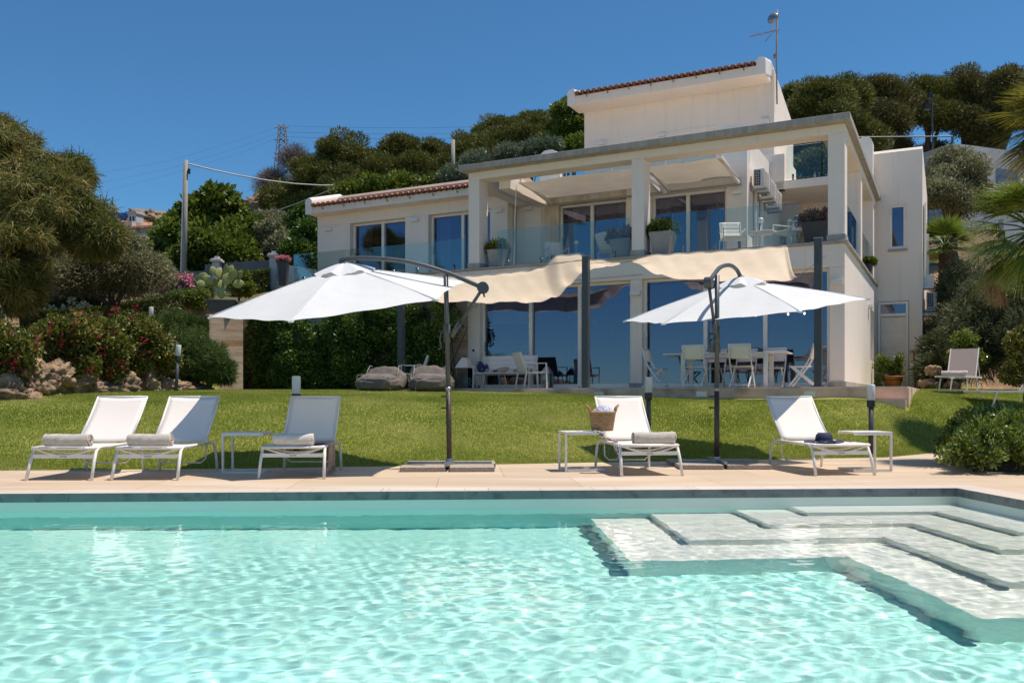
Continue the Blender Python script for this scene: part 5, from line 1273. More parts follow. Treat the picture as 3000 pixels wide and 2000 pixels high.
# trees at the left
tree('acacia_tree', 'large feathery acacia with brown seed pods filling the left edge', 'tree', tuple(on(18,20.5)),
     [B_(-60,520,22,150),B_(30,450,23,75),B_(110,545,22.5,85),B_(225,645,22.5,75),B_(60,660,21.5,130),B_(185,520,23,42),B_(215,500,23.3,26),B_(285,690,22.5,50),B_(-60,780,21,130),B_(40,820,22,85),B_(170,600,22.2,70),B_(-20,395,23.5,48)],
     LV['acacia'], 165000, .22, .026, 60, .30, 41, 'trees at the left garden edge', r0=.22, shape='blade', droop=.5, outward=.55, low=-.9, jitter=1.1, core=.5)
tree('olive_tree', 'grey green olive tree in front of the far neighbour house', 'tree', tuple(on(330,25.5)), [B_(330,790,25.5,115,.85),B_(235,820,25.3,85),B_(415,810,25.5,68),B_(340,735,25.6,72)], LV['olive'], 75000, .115, .032, 26, .5, 42, None, r0=.16, shape='leaf', low=-.7)
def T(label, px, Y, blobs, leaf, n, ln, wd, seed, per=14, rr=.9, cat='tree', name='broadleaf_tree', group=None, r0=.2, **k):
    return tree(name, label, cat, tuple(on(px, Y)), [B_(*b) for b in blobs], LV[leaf], n, ln, wd, per, rr, seed, group, r0=r0, low=k.pop('low', -.8), **k)
gl = 'green trees on the slope left of the house'
T('bright green fig tree behind the utility pole', 640, 44, [(640,650,45,90),(560,680,44,75),(710,680,45,75),(650,740,43,80)], 'green', 34000, .34, .22, 51, group=gl, rr=.8)
T('fig tree left of the utility pole above the olive', 480, 46, [(525,690,46,45),(510,730,45,60),(460,770,44,45)], 'green', 24000, .32, .2, 52, group=gl, rr=.8)
T('light green low tree below the fig beside the grey gate', 600, 41, [(600,740,41,60),(680,760,41,55),(540,760,41,45)], 'green', 18000, .26, .17, 53, group=gl, rr=.6)
T('rounded dull green pistachio tree left of the wing', 820, 44, [(820,690,44,62,1.0),(850,740,43,50),(800,650,46,40)], 'olive', 30000, .2, .07, 54, group=gl, rr=.6)
T('dark glossy green tree touching the wing corner', 900, 38, [(905,700,38,52,1.3),(880,760,37.5,48),(900,650,39,35)], 'creeper', 24000, .2, .12, 55, group=gl, rr=.5)
T('pink flowering oleander left of the prickly pear', 520, 31, [(500,845,31,42),(545,840,31,40),(520,870,31,40)], 'grey', 13000, .16, .04, 56, rr=.35, name='oleander_bush', cat='shrub', group=None, cname='foliage', r0=0)
_o = [o for o in bpy.data.objects if o.get('label','').startswith('pink flowering oleander')][0]
_B = Vector(_o.location); _c = [tuple(at(px,py,30.3)-_B) for px,py in ((490,815),(520,810),(545,812),(480,840),(555,830),(500,865),(535,850),(492,885),(560,815))]
leafcloud('blossom', _c, [(.16,.14,.14)]*len(_c), 420, .09, .08, M['flowerp'], _o, seed=3)
T('white flowering oleander under the big feathery tree', 170, 25.5, [(110,885,25.5,50),(180,880,25.5,55),(240,892,25.5,40)], 'creeper', 13000, .13, .045, 57, rr=.35, name='oleander_bush', cat='shrub', cname='foliage', r0=0)
_o = [o for o in bpy.data.objects if o.get('label','').startswith('white flowering oleander')][0]
_B = Vector(_o.location); _c = [tuple(at(px,py,24.8)-_B) for px,py in ((110,885),(145,900),(210,885),(240,895),(175,860),(260,902),(190,905))]
leafcloud('blossom', _c, [(.12,.1,.12)]*len(_c), 220, .09, .08, M['flowerw'], _o, seed=4)
T('small leafy lemon tree right of the prickly pear', 700, 30, [(700,845,30,30),(700,820,30,20)], 'green', 6000, .11, .06, 58, rr=.22, r0=.05)
T('bushy green shrub on the slope below the oleander', 575, 28, [(575,880,28,30,1.2)], 'green', 6000, .1, .05, 59, rr=.25, name='leafy_shrub', cat='shrub', r0=0, cname='foliage')
# prickly pear in its planter
pb = at(650,915,25.2); pp = thing('planter_box', 'wide charcoal planter box on the concrete wall end', 'planter', tuple(pb), R(12))
MB().add([(-.33,-.28,0),(.33,-.28,0),(.33,.28,0),(-.33,.28,0),(-.40,-.34,.32),(.40,-.34,.32),(.40,.34,.32),(-.40,.34,.32)], [(3,2,1,0),(0,1,5,4),(1,2,6,5),(2,3,7,6),(3,0,4,7),(4,5,6,7)]).build('box', M['darkpl'], pp); MB().box(-.42,-.36,.30,.42,.36,.34).build('rim', M['darkpl'], pp, bevel=.01)
pc = thing('prickly_pear', 'prickly pear cactus with broad pads growing in the planter box', 'cactus', (pb.x,pb.y,pb.z+.33), 0)
for k, (x, z, s_, tl, yw) in enumerate((x*.82, z*.8, s_*1.08, tl, yw) for x, z, s_, tl, yw in ((.02,.12,.17,5,10),(.05,.38,.17,-8,40),(-.1,.52,.19,-35,-30),(.15,.6,.2,20,20),(-.28,.68,.18,-55,10),(-.05,.82,.18,-12,50),(.3,.78,.19,38,-20),(-.42,.85,.17,-70,0),(.12,.98,.17,8,-40),(.42,.62,.17,75,20),(-.2,.98,.14,-25,30),(.5,.9,.15,60,-30),(-.5,.62,.14,-80,30),(.28,1.05,.13,20,10))):
    pd = MB().grid(lambda u, v: (s_*.72*math.sin(math.pi*v)**.8*math.cos(2*math.pi*u), .022*math.sin(math.pi*v)**.6*math.sin(2*math.pi*u), s_*1.9*v), 16, 12).build('pad', M['cactus'], pc, smooth=True)
    pd.location = (x-.02, (k%3-1)*.07, z-.05); pd.rotation_euler = (0, R(tl), R(yw))
# cycad
cy = thing('cycad', 'small fronded cycad above the rosemary mounds', 'plant', tuple(at(480,925,26.5)), 0); b = MB(); rg = random.Random(4)
for k in range(26):
    a = rg.uniform(0, 2*math.pi); e = rg.uniform(.5, 1.2)
    p = [Vector((math.cos(a)*r_, math.sin(a)*r_, e*r_*1.5 - r_*r_*1.9)) for r_ in (.03,.15,.3,.42,.52)]; b.tube(p, [.012,.02,.022,.016,.004], 4)
b.build('fronds', LV['palmy'], cy)

# utility pole and its cable, far poles and the lattice mast
up_ = thing('utility_pole', 'tall grey utility pole rising behind the grey gate', 'pole', tuple(at(538,830,38)), 0)
MB().tube([(0,0,-.5),(.12,0,5.35)], [.115,.075], 12).build('shaft', M['wood'], up_, smooth=True); MB().tube([(-.12,-.05,-.3),(.02,-.04,5.2)], .03, 6).build('conduit', M['trim'], up_)
MB().lathe([(.03,0),(.06,.04),(.05,.12),(.07,.2),(.02,.24)], 8, (.24,0,4.75)).tube([(.1,0,5.1),(.26,0,4.95)],.015).build('bracket', M['black'], up_)
cb = MB().tube([at(*q) for q in ((552,480,38),(620,497,39),(700,514,40),(780,528,42),(860,538,44),(940,543,46),(1000,543,48),(1080,537,49),(1150,529,50),(1200,522,50))], .032, 6).build('overhead_cable', M['cable']); tag(cb, 'twisted pale overhead cable sagging from the utility pole to the right', 'cable')
cb = MB().tube([at(*q) for q in ((745,640,60),(860,600,58),(960,560,56),(1020,543,54))], .02, 5).build('overhead_cable', M['cable']); tag(cb, 'thin cable running up behind the wing roof from the rocky ridge', 'cable')
o_ = MB().tube([at(1327,560,55), at(1327,410,55)], .13, 10).build('utility_pole', M['wood'], smooth=True); tag(o_, 'plain concrete pole standing among the pines above the wing roof', 'pole')
o_ = MB().tube([at(1212,560,50), at(1212,514,50)], .12, 10).build('utility_pole', M['wood'], smooth=True); tag(o_, 'short pole end where the sagging cable arrives, just above the wing roof', 'pole')
ms = thing('lattice_mast', 'tall rusty lattice power mast on the far hill', 'mast', tuple(at(827,600,120)), 0); b = MB()
Ht = at(825,366,120).z - at(825,600,120).z
def wx(z): return .95*(1-z/Ht)+.34
for s in (-1,1):
    for u in (-1,1): b.tube([(s*wx(0),u*wx(0),-6),(s*wx(0),u*wx(0),0),(s*wx(Ht),u*wx(Ht),Ht)], .06, 4)
n_ = 13
for k in range(n_):
    z0, z1 = Ht*k/n_, Ht*(k+1)/n_; a, c = wx(z0), wx(z1)
    for u in (-1,1): b.tube([(-a,u*a,z0),(c,u*c,z1)],.04,4).tube([(a,u*a,z0),(-c,u*c,z1)],.04,4).tube([(u*a,-a,z0),(u*c,c,z1)],.04,4)
b.build('lattice', M['rusty'], ms); b = MB()
for z in (Ht-.4, Ht-2.1, Ht-3.9): b.tube([(-1.1,0,z),(.9,0,z)], .06, 5)
b.build('crossarms', M['rusty'], ms)
for k, z in enumerate((366,384,398)):
    o_ = MB().tube([at(832,z+3,120), at(1000,z+8,120), at(1250,z+9,120), at(1500,z+2,120)], .016, 4).build('power_line', M['wire']); tag(o_, ('uppermost','middle','lowest')[k]+' of the thin power lines running right from the lattice mast', 'power line')
    o_ = MB().tube([at(822,z+3,120), at(700,z+45+k*4,120), at(500,z+105+k*4,118), at(290,z+142+k*12,112)], .008, 4).build('power_line', M['wire']); tag(o_, ('uppermost','middle','lowest')[k]+' of the thin power lines sloping down left from the lattice mast', 'power line')
# far neighbour house at the left
nh = thing('neighbour_house', 'pale far house with a chimney and solar panel above the olive tree', 'house', tuple(at(360,720,62)), R(-20))
MB().box(-3,-1,-1.5,1.75,4,1.45).build('wall', M['stucco'], nh); MB().add([(-3,-1.3,1.45),(1.9,-1.3,.95),(1.9,3,1.9),(-3,3,2.5)], [(0,1,2,3)]).build('roof', M['tile'], nh, solid=.15)
MB().box(1.05,-.6,.5,1.75,.1,2.05).box(.98,-.67,2.05,1.82,.17,2.2).build('chimney', M['stucco'], nh); MB().box(1.18,-.63,1.55,1.32,-.59,1.85).box(1.45,-.63,1.55,1.59,-.59,1.85).build('vent', M['black'], nh)
sp = MB().add([(-1.8,-1.25,1.6),(.7,-1.25,1.35),(.7,.6,2.35),(-1.8,.6,2.6)], [(0,1,2,3)]).build('solar_panel', M['glass'], nh, solid=.06)
# ridge rocks
for i, (px, py, Y, s_, h_, l_) in enumerate(((372,650,84,2.0,1.0,'rock outcrop on the skyline left of the far chimney'),(442,645,86,2.6,1.2,'flat ochre rock outcrop on the skyline above the far chimney'),(490,660,86,1.8,.8,'low rock outcrop on the skyline behind the fig tree'),(745,628,84,2.2,1.2,'rock outcrop on the skyline below the dead tree'),(790,615,82,2.6,1.7,'tall orange rock outcrop at the foot of the pines'),(835,635,78,2.6,1.5,'rock outcrop under the left pines'))):
    rock(l_, at(px,py+8,Y), (s_, s_*.8, h_), 60+i, i, 'rock outcrops on the skyline')

# grey gate wall with its pillars
gw = thing('gate_wall', 'long grey gate and wall panels between two capped pillars', 'gate', tuple(at(640,850,38)), 0)
def gl_(p): return at(*p) - at(640,850,38)
def panel(name, a, c, ytop_a, ytop_c, th=.06, m='gatep'):
    p, q = at(a[0],a[1],a[2]), at(c[0],c[1],c[2]); o = at(640,850,38); pt_, qt = at(a[0],ytop_a,a[2]), at(c[0],ytop_c,c[2]); n_ = Vector((0,th,0))
    vs = [x-o for x in (p,q,qt,pt_)] + [x-o+n_ for x in (p,q,qt,pt_)]
    return MB().add(vs, [(0,1,2,3),(7,6,5,4),(0,4,5,1),(1,5,6,2),(2,6,7,3),(3,7,4,0)]).build(name, M[m], gw)
panel('gate_leaf', (644,850,38),(792,870,37.5),770,762); panel('wall_panel', (600,850,38.5),(628,850,38),775,772); panel('wall_panel', (490,850,40),(600,850,38.6),802,792); panel('wall_panel', (812,880,37),(925,880,35),770,790, .1, 'stucco')
def pillar(px, yb, yt, Y):
    p = at(px,yb,Y); q = at(px,yt,Y); o = at(640,850,38); l_ = p-o; h_ = q.z-p.z
    s_ = MB().box(-.16,-.16,-.5,.16,.16,h_-.2).box(-.24,-.24,h_-.2,.24,.24,h_-.1).box(-.19,-.19,h_-.1,.19,.19,h_-.05).box(-.09,-.09,h_-.05,.09,.09,h_+.05).build('pillar', M['stucco'], gw, bevel=.01); s_.location = l_
pillar(636,850,755,37.8); pillar(803,880,740,37.2)
fl = thing('tall_planter', 'tall slim black planter with a pink flowering succulent beside the gate pillar', 'planter', tuple(at(830,838,31)), 0)
MB().lathe([(.17,0),(.25,.85),(.22,.85),(.2,.8)], 4, sq=True).build('pot', M['darkpl'], fl); leafcloud('flowers', [(0,0,.95)], [(.26,.24,.12)], 900, .07, .05, M['flowerp'], fl, seed=9, up=.5); leafcloud('leaves', [(0,0,.9)], [(.24,.22,.1)], 700, .08, .04, LV['green'], fl, seed=10, up=.5)

# creeper that hides the retaining wall: leaves over an uneven face
cr = thing('creeper', 'dense dark climbing plant covering the retaining wall behind the bean bags', 'climber', HW(-13.5,-.3,1.1), -TH)
rg = np.random.default_rng(77); C_ = []; R_ = []
for k in range(330):
    x = rg.uniform(-3.75, 3.75); z = rg.uniform(-.05, 2.75)
    if x > 2.6 and rg.random() < .35: continue
    top = 2.2 + .35*math.sin(x*1.7) + .5*(x > 1); 
    if z > top: continue
    C_.append((x, rg.uniform(-.35,.2)-.55*(1-z/3)-.12*math.sin(x*2.3), z)); s_ = rg.uniform(.18,.42); R_.append((s_, s_*.6, s_))
leafcloud('foliage', C_, R_, 105000, .085, .06, LV['creeper'], cr, seed=5, outward=.4, droop=.1)
b = MB(); rr_ = random.Random(3)
for k in range(30):
    x = rr_.uniform(-4,3.7); b.tube([(x,.05,-.1),(x+rr_.uniform(-.3,.3),-.15,.7),(x+rr_.uniform(-.5,.5),-.1,1.7)], .015, 5)
b.build('stems', M['bark'], cr)

# pines on the hill
gp = 'dark pines on the hill left of the tower'
def P(label, px, Y, blobs, seed, n=17000, leaf='pine', group=gp, rr=.72, **k):
    return T(label, px, Y, blobs, leaf, int(n*2.6), k.pop('ln', .19), k.pop('wd', .06), seed, per=46, rr=rr, core=.7, name='pine_tree', group=group, r0=.35, shape='blade', up=.4, outward=.8, lflat=.62, **k)
P('broad umbrella pine at the left end of the hilltop pines', 1010, 62, [(1010,465,62,105,.75),(930,520,61,80,.7),(1080,500,62,80,.7),(1000,560,60,100,.7)], 101, 34000)
P('lower pine at the far left of the hilltop row, beside the dead tree', 880, 64, [(885,560,63,70,.8),(850,600,63,55,.8),(920,610,61,70,.8),(800,590,64,35)], 102, 20000)
P('pine just right of the broad umbrella pine', 1170, 64, [(1170,450,64,62,.9),(1140,520,63,80,.8),(1210,500,63,62,.8)], 103, 22000)
P('pine behind the concrete pole, left part', 1260, 66, [(1265,465,66,65,.9),(1250,530,64,70,.8),(1320,500,65,60)], 104, 22000)
P('pine behind the concrete pole, right part', 1380, 66, [(1385,440,66,65,.8),(1400,500,64,65,.8),(1340,480,66,45)], 105, 20000)
P('pine on the crest left of the tall slab corner', 1460, 70, [(1450,405,70,62,.9),(1490,380,70,55,.9),(1470,450,68,70)], 106, 22000)
P('highest pine on the crest left of the tower', 1560, 70, [(1545,375,70,52,.9),(1590,380,70,60,.9),(1560,430,68,75)], 107, 22000)
P('pine peeping between the leafy tree and the crest', 1640, 68, [(1640,400,68,60),(1620,440,66,60)], 108, 14000)
T('slender light green tree against the sky left of the tower', 1672, 46, [(1660,325,46,38,1.1),(1685,380,46,48,1.2),(1650,420,46,40),(1700,330,46,25),(1690,440,45,50)], 'green', 20000, .2, .12, 109, rr=.5)
gs = 'silvery oleasters behind the wing roof'
T('silvery green bush behind the slab\'s left end', 1400, 42, [(1400,500,42,55,.8),(1350,520,41,40,.8)], 'grey', 16000, .22, .05, 110, rr=.5, group=gs, r0=.1)
T('silvery green bush along the slab before the pines', 1530, 42, [(1500,460,42,50,.7),(1590,440,42,45,.7)], 'grey', 16000, .22, .05, 111, rr=.5, group=gs, r0=.1)
T('light green creeper mound just above the wing roof', 1130, 42, [(1100,560,42,60,.6),(1180,550,42,60,.5),(1030,575,42,50,.5),(1270,545,42,50,.5)], 'green', 22000, .22, .11, 112, rr=.5, r0=.1)
T('bare grey dead tree left of the hilltop pines', 830, 66, [(865,470,66,38,1.0),(800,540,66,35,1.2)], 'dead', 9000, .5, .022, 113, rr=.7, name='dead_tree', shape='blade', r0=.12)
gq = 'tall pines on the ridge right of the tower'
P('lowest leftmost pine just right of the tower', 2325, 60, [(2325,285,62,30,.9),(2350,330,60,50)], 121, 9000, group=gq)
P('wide dense pine right of the tower', 2440, 50, [(2400,295,50,75,.75),(2480,285,51,65,.8),(2440,350,49,95,.7),(2520,400,48,70,.8),(2350,345,50,55),(2380,440,49,70),(2400,500,47,70)], 122, 42000, group=gq)
P('pine second from the tower behind the dense one', 2600, 58, [(2570,285,58,62,.8),(2620,300,58,60,.9),(2600,350,57,60)], 123, 22000, 'pineb', gq)
P('tall pine with sky showing through beside the floodlight pole', 2720, 60, [(2700,265,60,45,.9),(2745,275,60,45,.9),(2700,330,59,50),(2760,345,59,45)], 124, 15000, 'pine', gq)
P('brownish tall pine in the middle of the right ridge', 2830, 60, [(2820,255,60,48,1.1),(2850,300,60,60),(2800,340,60,55),(2860,370,58,50)], 125, 18000, 'pineb', gq)
P('tall pine near the right edge of the picture', 2930, 58, [(2915,290,58,45,1.1),(2960,250,58,55),(2940,340,58,60),(2990,330,57,60),(2900,390,58,45)], 126, 22000, 'pineb', gq)
P('dark low pine filling the gap under the right ridge', 2650, 64, [(2620,440,62,45,.6),(2740,450,62,40,.5),(2850,450,62,40,.5)], 127, 9000, 'pineb', gq)
T('round dark olive tree beside the annex and the neighbour building', 2800, 33, [(2795,535,33,75,.95),(2755,575,32.5,55),(2845,575,33,55),(2780,495,33.5,48)], 'olive', 52000, .13, .05, 131, rr=.55, name='olive_tree')
# neighbour building at the right, floodlight, fence wire
nb = thing('neighbour_building', 'white flat-roofed building behind the palms at the right edge', 'building', tuple(at(2790,620,44)), R(20))
MB().box(0,0,-4,9,6,3.45).build('wall', M['stucco'], nb)
for x0, x1 in ((1.3,2.3),(2.95,4.4)): MB().box(x0,-.03,1.5,x1,.02,2.45).build('window', M['glass'], nb); 
MB().box(-1.2,-4,-3.5,3,-3.7,-1.2).build('garden_wall', M['stucco'], nb)
fl_ = thing('floodlight_pole', 'thin dark pole with two floodlights among the right pines', 'pole', tuple(at(2733,450,46)), 0); h_ = at(2733,280,46).z-at(2733,450,46).z
MB().tube([(0,0,-1),(-.05,0,h_)], .045, 8).build('shaft', M['pole'], fl_); MB().box(-.25,-.1,h_-.15,-.02,.1,h_+.1).build('floodlight', M['black'], fl_); MB().box(-.45,-.1,h_-.75,-.15,.1,h_-.45).build('floodlight', M['black'], fl_)
wr_ = thing('fence_frame', 'thin dark metal fence rail with an end post above the annex', 'fence', tuple(at(2790,440,40)), 0)
a_ = at(2500,402,40)-at(2790,440,40); b_ = at(2790,400,40)-at(2790,440,40); MB().tube([a_, b_], .03, 6).build('rail', M['pole'], wr_); MB().tube([b_, b_-Vector((0,0,.9))], .045, 6).build('post', M['pole'], wr_)

# palms
def fan(b, c, d, L_, n, seed, spread=1.25, droop=.35, wd=.035, fold=0):
    """one fan leaf: stalk end c, pointing along d; n tapering blades with hanging tips"""
    rg = random.Random(seed); d = Vector(d).normalized(); s_ = d.cross(Vector((0,0,1)))
    if s_.length < .1: s_ = Vector((1,0,0))
    s_.normalize(); u_ = s_.cross(d).normalized()
    for k in range(n):
        a = (k/(n-1)-.5)*2*spread; dd = (d*math.cos(a) + s_*math.sin(a) + u_*(.12*math.cos(a*2)+rg.uniform(-.05,.05))).normalized()
        l_ = L_*(.72+.28*math.cos(a))*rg.uniform(.88,1.08); pts = []
        for j in range(5):
            t_ = j/4; pts.append(c + dd*l_*t_ + Vector((0,0,-droop*l_*max(0,t_-.45)**1.6*rg.uniform(.8,1.3))))
        w_ = [wd*.25, wd, wd*.95, wd*.5, .002]; sd = dd.cross(u_).normalized(); base = len(b.v)
        vs = []
        for p, w2 in zip(pts, w_): vs += [p - sd*w2*.5, p + sd*w2*.5]
        b.add(vs, [(2*j, 2*j+1, 2*j+3, 2*j+2) for j in range(4)])
def palm(label, loc, crown, L_, nf, seed, leaf='palm', tr=.16, st=.5, trunkz=None, lo=-.9, group='fan palms at the right', az=None, wd=.035, droop=.5, nb_=34):
    t = thing('fan_palm', label, 'palm', loc, 0, group); rg = random.Random(seed); C0 = Vector(crown)-Vector(loc)
    b = MB(); sk = MB()
    for k in range(nf):
        a = rg.uniform(0, 2*math.pi) if az is None else rg.uniform(*az); e = rg.uniform(lo, 1.25)
        d = Vector((math.cos(a)*math.cos(e), math.sin(a)*math.cos(e), math.sin(e))); q = C0 + d*st*rg.uniform(.8,1.2) + Vector((0,0,-.06))
        sk.tube([C0, C0.lerp(q,.5)+Vector((0,0,.04)), q], [.022,.015,.01], 5); fan(b, q, d+Vector((0,0,-.25)), L_*rg.uniform(.85,1.1), nb_, seed*100+k, wd=wd, droop=droop)
    me = b.build('fronds', LV[leaf], t); n_ = len(me.data.polygons); at_ = me.data.attributes.new('rnd','FLOAT','FACE'); rv = np.repeat(np.random.default_rng(seed).random(n_//4+1), 4)[:n_]; at_.data.foreach_set('value', rv.astype(np.float32))
    sk.build('stalks', LV[leaf], t); tk = MB(); zt = C0.z; r_ = random.Random(seed)
    prof = [(tr*1.15*r_.uniform(.93,1.07) if i % 2 else tr*r_.uniform(.9,1), -.3+(zt+.3)*i/24) for i in range(25)]
    tk.lathe(prof, 12, (C0.x*0, C0.y*0, 0)); tk.build('trunk', M['barkp'], t, smooth=False)
    return t
q = on(2768, 27.5); palm('small fan palm just right of the annex', tuple((q.x,q.y,q.z)), tuple(at(2768,722,27.5)), .72, 24, 3, 'palm', .17, .42, lo=-.2, wd=.045, droop=.3)
q = on(3040, 15.2); palm('big fan palm with hanging fronds at the right edge', (q.x,q.y,q.z), tuple(at(3035,680,15.2)), .74, 62, 5, 'palm', .2, .66, lo=-1.0, wd=.03)
q = on(3110, 12.2); palm('tall palm beyond the right edge with yellow-green frond tips reaching in', (q.x,q.y,q.z), tuple(at(3150,330,12.2)), .72, 44, 7, 'palmy', .18, .45, lo=-.9, wd=.026, droop=.25)
dd_ = thing('dry_palm_frond', 'brown dead palm fronds hanging under the big right palm', 'palm frond', tuple(at(2915,860,15.4)), 0); b = MB()
for k in range(5): fan(b, Vector((.06*k-.1,0,.25-.04*k)), (-.3+.1*k,-.1,-1), .42, 12, 900+k, .35, .1, .02)
b.build('blades', M['straw'], dd_)

# juniper bank and shrubs at the right
jb = [(2818,880,27,48),(2830,850,27,75),(2900,880,24.5,80),(2980,900,23.5,95),(2812,950,26.4,50),(2850,960,24.3,80),(2940,980,23.5,85),(3010,1000,22.8,80),(2758,1030,25.8,46),(2745,1085,25.3,34),(2850,1040,23.8,50)]
mound('wide grey green juniper bank rising behind the right loungers', on(2870,26.5), [b_+(.8,) for b_ in jb], 'junip', 105000, 141, 'juniper_bank', .14, .028, None, 'shrub', .15, .42, 30)
T('yellow green shrub on the bank above the right lounger', 2830, 22.5, [(2830,995,23,30,1.2),(2815,1040,22.9,34),(2855,1045,22.9,30),(2830,1085,22.8,34)], 'hedge', 8500, .08, .045, 142, rr=.17, name='leafy_shrub', cat='shrub', r0=0, cname='foliage')
T('red berried shrub at the right edge behind the loungers', 2985, 20.6, [(2990,1000,21.6,35,1.5),(2985,1060,21.4,34),(2970,1100,21.4,30)], 'shrub', 9000, .08, .045, 143, rr=.17, name='leafy_shrub', cat='shrub', r0=0, cname='foliage')
for k, (px, py) in enumerate(((2722,1125),(2790,1130),(2735,1085))): rock(('reddish rock beside the annex foot','reddish rock under the right lounger','rough rock on the bank beside the annex corner')[k], at(px,py,22.8), (.22,.2,.15), 80+k, k, 'rocks at the foot of the right bank')

# dark clipped pittosporum hedge in the right foreground
ph = thing('rounded_hedge', 'glossy dark green rounded hedge at the right of the deck', 'hedge', (7.0,11.2,0), 0)
C_ = []; R_ = []; rg = np.random.default_rng(9)
def hz(x): return .52 + .12*smooth(5.3, 8, x) + .10*math.sin(x*1.3)
for k in range(1300):
    y = rg.uniform(10.3, 12.6); xl = .4863*y + .12 + .10*math.sin(y*3); x = rg.uniform(xl, 9.6)
    yb = 10.42 - .12*max(0, x-6.2) + .08*math.sin(x*3)
    if y < yb: continue
    e = min(1, (x-xl+.06)/.5); e2 = min(1, (y-yb+.08)/.4, (12.75-y)/.4); h_ = (.62+.12*float(smooth(5.4, 7, x)))*math.sqrt(max(.1, min(e, e2)))
    z = h_*rg.uniform(.05, 1)**.5; s_ = rg.uniform(.08,.15); C_.append((x-7.0, y-11.2, max(.06, z))); R_.append((s_, s_, s_))
leafcloud('foliage', C_, R_, 110000, .062, .028, LV['hedge'], ph, seed=12, outward=.8, up=.5)
MB().grid(lambda u, v: (.4863*(10.75+v*1.5)+.45-7.0+u*2.6, -.45+v*1.5, .36*math.sin(math.pi*u)**.3*math.sin(math.pi*v)**.4), 12, 8).build('branches', M['bark'], ph, smooth=True)

# undergrowth that clothes the hill
N = 330000; rg = np.random.default_rng(31)
x = rg.uniform(-75, 60, N); y = rg.uniform(29, 100, N)
hx = (x-HO.x)*math.cos(TH)-(y-HO.y)*math.sin(TH); hy = (x-HO.x)*math.sin(TH)+(y-HO.y)*math.cos(TH)
patch = np.sin(x*.35+1)*np.sin(y*.3)+.6*np.sin(x*.9+y*.5)
keep = ~((hx > -18) & (hx < 3) & (hy > -1) & (hy < 16)) & (np.abs(x/y) < .72) & (patch > -.75) & ~((np.abs(x/y+.32) < .05) & (y < 38)) ; x, y = x[keep], y[keep]; patch = patch[keep]; n = len(x)
z = ter(x, y) + rg.random(n)*(.25+.8*np.clip(patch+.4, 0, 1.2))*np.clip((y-24)/16, .35, 1.4)
P0 = np.stack([x,y,z],1); D = rg.normal(size=(n,3)); D[:,2] += .6; D /= np.linalg.norm(D,axis=1)[:,None]; S = np.cross(D, rg.normal(size=(n,3))); S /= np.linalg.norm(S,axis=1)[:,None]
ln = (.0030*y)[:,None]*rg.uniform(.6,1.3,n)[:,None]
V = np.stack([P0, P0+D*ln*.5+S*ln*.22, P0+D*ln, P0+D*ln*.5-S*ln*.22], 1)
ug = np_mesh('undergrowth', V.reshape(-1,3), np.arange(n*4).reshape(-1,4), LV['olive'], rnd=rg.random(n)); ug['kind'] = 'stuff'; tag(ug, 'low scrub covering the hillside behind the gardens', 'undergrowth')

# ---------------------------------------------------------------- potted plants, right loungers, small things
def taper_pot(label, loc, rz, s=1.0, m='plastic', plant='shrub', red=True, seed=1, n=1600, spread=.3, name='square_planter', ht=.49):
    t = thing(name, label, 'planter', loc, rz, 'tapered square planters on the upper terrace')
    MB().lathe([(.22*s,0),(.34*s,ht*s),(.31*s,ht*s),(.3*s,(ht-.05)*s),(.004,(ht-.05)*s)], 4, sq=True).build('pot', M[m], t)
    C_ = [(random.uniform(-spread,spread)*s, random.uniform(-.15,.15)*s, ht*s+random.uniform(.0,.2)*s) for _ in range(16)]
    leafcloud('foliage', C_, [(.11*s,)*3]*len(C_), n, .08*s, .035*s, LV[plant], t, seed=seed, up=.5)
    if red: leafcloud('blossom', C_[:6], [(.12*s,)*3]*6, 60, .05*s, .045*s, M['flowerr'], t, seed=seed+1)
    return t
taper_pot('grey square planter with red crown-of-thorns at the left terrace column', HW(-8.95,.45,TZ), -TH, 1.05, plant='green', seed=1)
taper_pot('grey square planter with dark red succulent left of the middle column', HW(-5.5,.75,TZ), -TH, 1.15, plant='dead', seed=2)
taper_pot('grey square planter with trailing green plant right of the middle column', HW(-4.3,.4,TZ), -TH, 1.2, plant='creeper', seed=3)
taper_pot('dark grey square planter with red flowers beside the near column', HW(-.75,1.0,TZ), -TH, 1.25, 'darkpl', 'dead', seed=4)
taper_pot('dark planter with pink flowers on the side terrace ledge below the annex', HW(-.15,6.9,TZ), -TH, .8, 'darkpl', 'green', seed=5)
pt_ = thing('flower_pot', 'painted terracotta pot with a jade plant before the louvred annex door', 'plant pot', HW(.55,7.4,1.135), 0)
MB().lathe([(.17,0),(.20,.03),(.28,.34),(.305,.36),(.305,.41),(.27,.41),(.25,.3)], 24).build('pot', M['terra'], pt_, smooth=True)
MB().tube([(.276*math.cos(a*.26),.276*math.sin(a*.26),.27+.015*(a%2)) for a in range(25)], .012, 5).build('painted_band', M['tiledark'], pt_)
C_ = [(-.35,0,.95),(-.25,0,.85),(-.1,0,.8),(-.45,0,.7),(.05,0,.7),(.15,0,.6),(.2,0,.95),(.2,0,.8),(-.3,0,.6),(.0,0,.55),(.2,0,.5),(-.4,0,.35),(-.45,0,.1),(-.2,0,.7)]
leafcloud('foliage', C_, [(.14,.12,.12)]*len(C_), 3800, .06, .04, LV['hedge'], pt_, seed=6)
b = MB(); 
for c in C_[:11]: b.tube([(0,0,.35),(c[0]*.5,0,.35+(c[2]-.35)*.6),c], .012, 5)
b.build('stems', M['bark'], pt_)
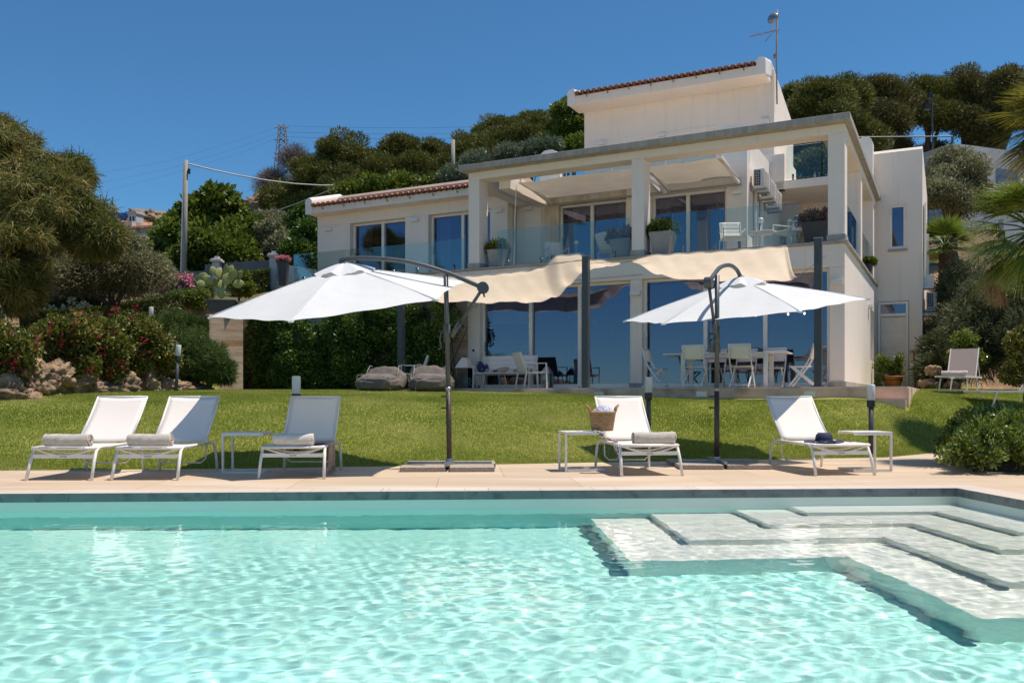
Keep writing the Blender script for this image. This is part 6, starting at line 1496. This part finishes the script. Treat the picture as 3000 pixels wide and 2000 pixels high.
rp_ = MB().tube([(0,0,0),(-.05,0,1.15)], .022, 8).build('red_pole', M['red'], None, smooth=True); rp_.location = HW(1.12,8.6,1.2); rp_.rotation_euler = (0,0,0); tag(rp_, 'thin dark red pole leaning on the annex wall', 'pole')

def right_lounger(label, loc, rz, back):
    t = thing('reclining_lounger', label, 'sun lounger', loc, rz, 'taupe sun loungers on the right lawn')
    f = MB()
    for s in (-1,1): f.bar((-.95,s*.3,.34),(.95,s*.3,.34),.03,.04)
    f.bar((-.95,-.3,.34),(-.95,.3,.34),.03,.03).bar((.95,-.3,.34),(.95,.3,.34),.03,.03); f.build('frame', M['white'], t)
    MB().box(-.93,-.29,.345,.25,.29,.36).build('seat', M['taupe'], t)
    c, s_ = math.cos(back), math.sin(back)
    bk_ = MB().add([(.27,-.29,.36),(.27,.29,.36),(.27+.75*c,.29,.36+.75*s_),(.27+.75*c,-.29,.36+.75*s_)], [(0,1,2,3)]).build('backrest', M['taupe'], t, solid=.012)
    bf = MB()
    for s in (-1,1): bf.bar((.27,s*.3,.36),(.27+.76*c,s*.3,.36+.76*s_),.025,.025).bar((.27+.45*c,s*.3,.36+.45*s_),(.75,s*.3,.34),.015,.015)
    bf.build('back_frame', M['white'], bk_)
    for x in (-.62,.55):
        for s in (-1,1): MB().bar((x+.05,s*.27,.32),(x-.06,s*.29,0),.025,.03,(1,0,0)).build('leg', M['white'], t)
        MB().bar((x-.055,-.29,.02),(x-.055,.29,.02),.02,.02).build('foot_bar', M['white'], t)
    return t
q = on(2810, 20.3); rl1 = right_lounger('taupe mesh lounger with raised back and grey towel on the right lawn', (q.x,q.y,q.z), R(52), R(62))
tw_ = dup([o for o in bpy.data.objects if o.name == 'rolled_towel'][0], Vector((q.x,q.y,q.z)) + Matrix.Rotation(R(52),3,'Z') @ Vector((-.5,0,.36)), R(-30), 'grey rolled towel on the taupe lounger far right on the lawn'); tw_.scale = (1.05,1.05,.8)
q = on(3010, 18.6); right_lounger('taupe mesh lounger cut by the right edge of the picture', (q.x-.25,q.y,q.z), R(2), R(55))
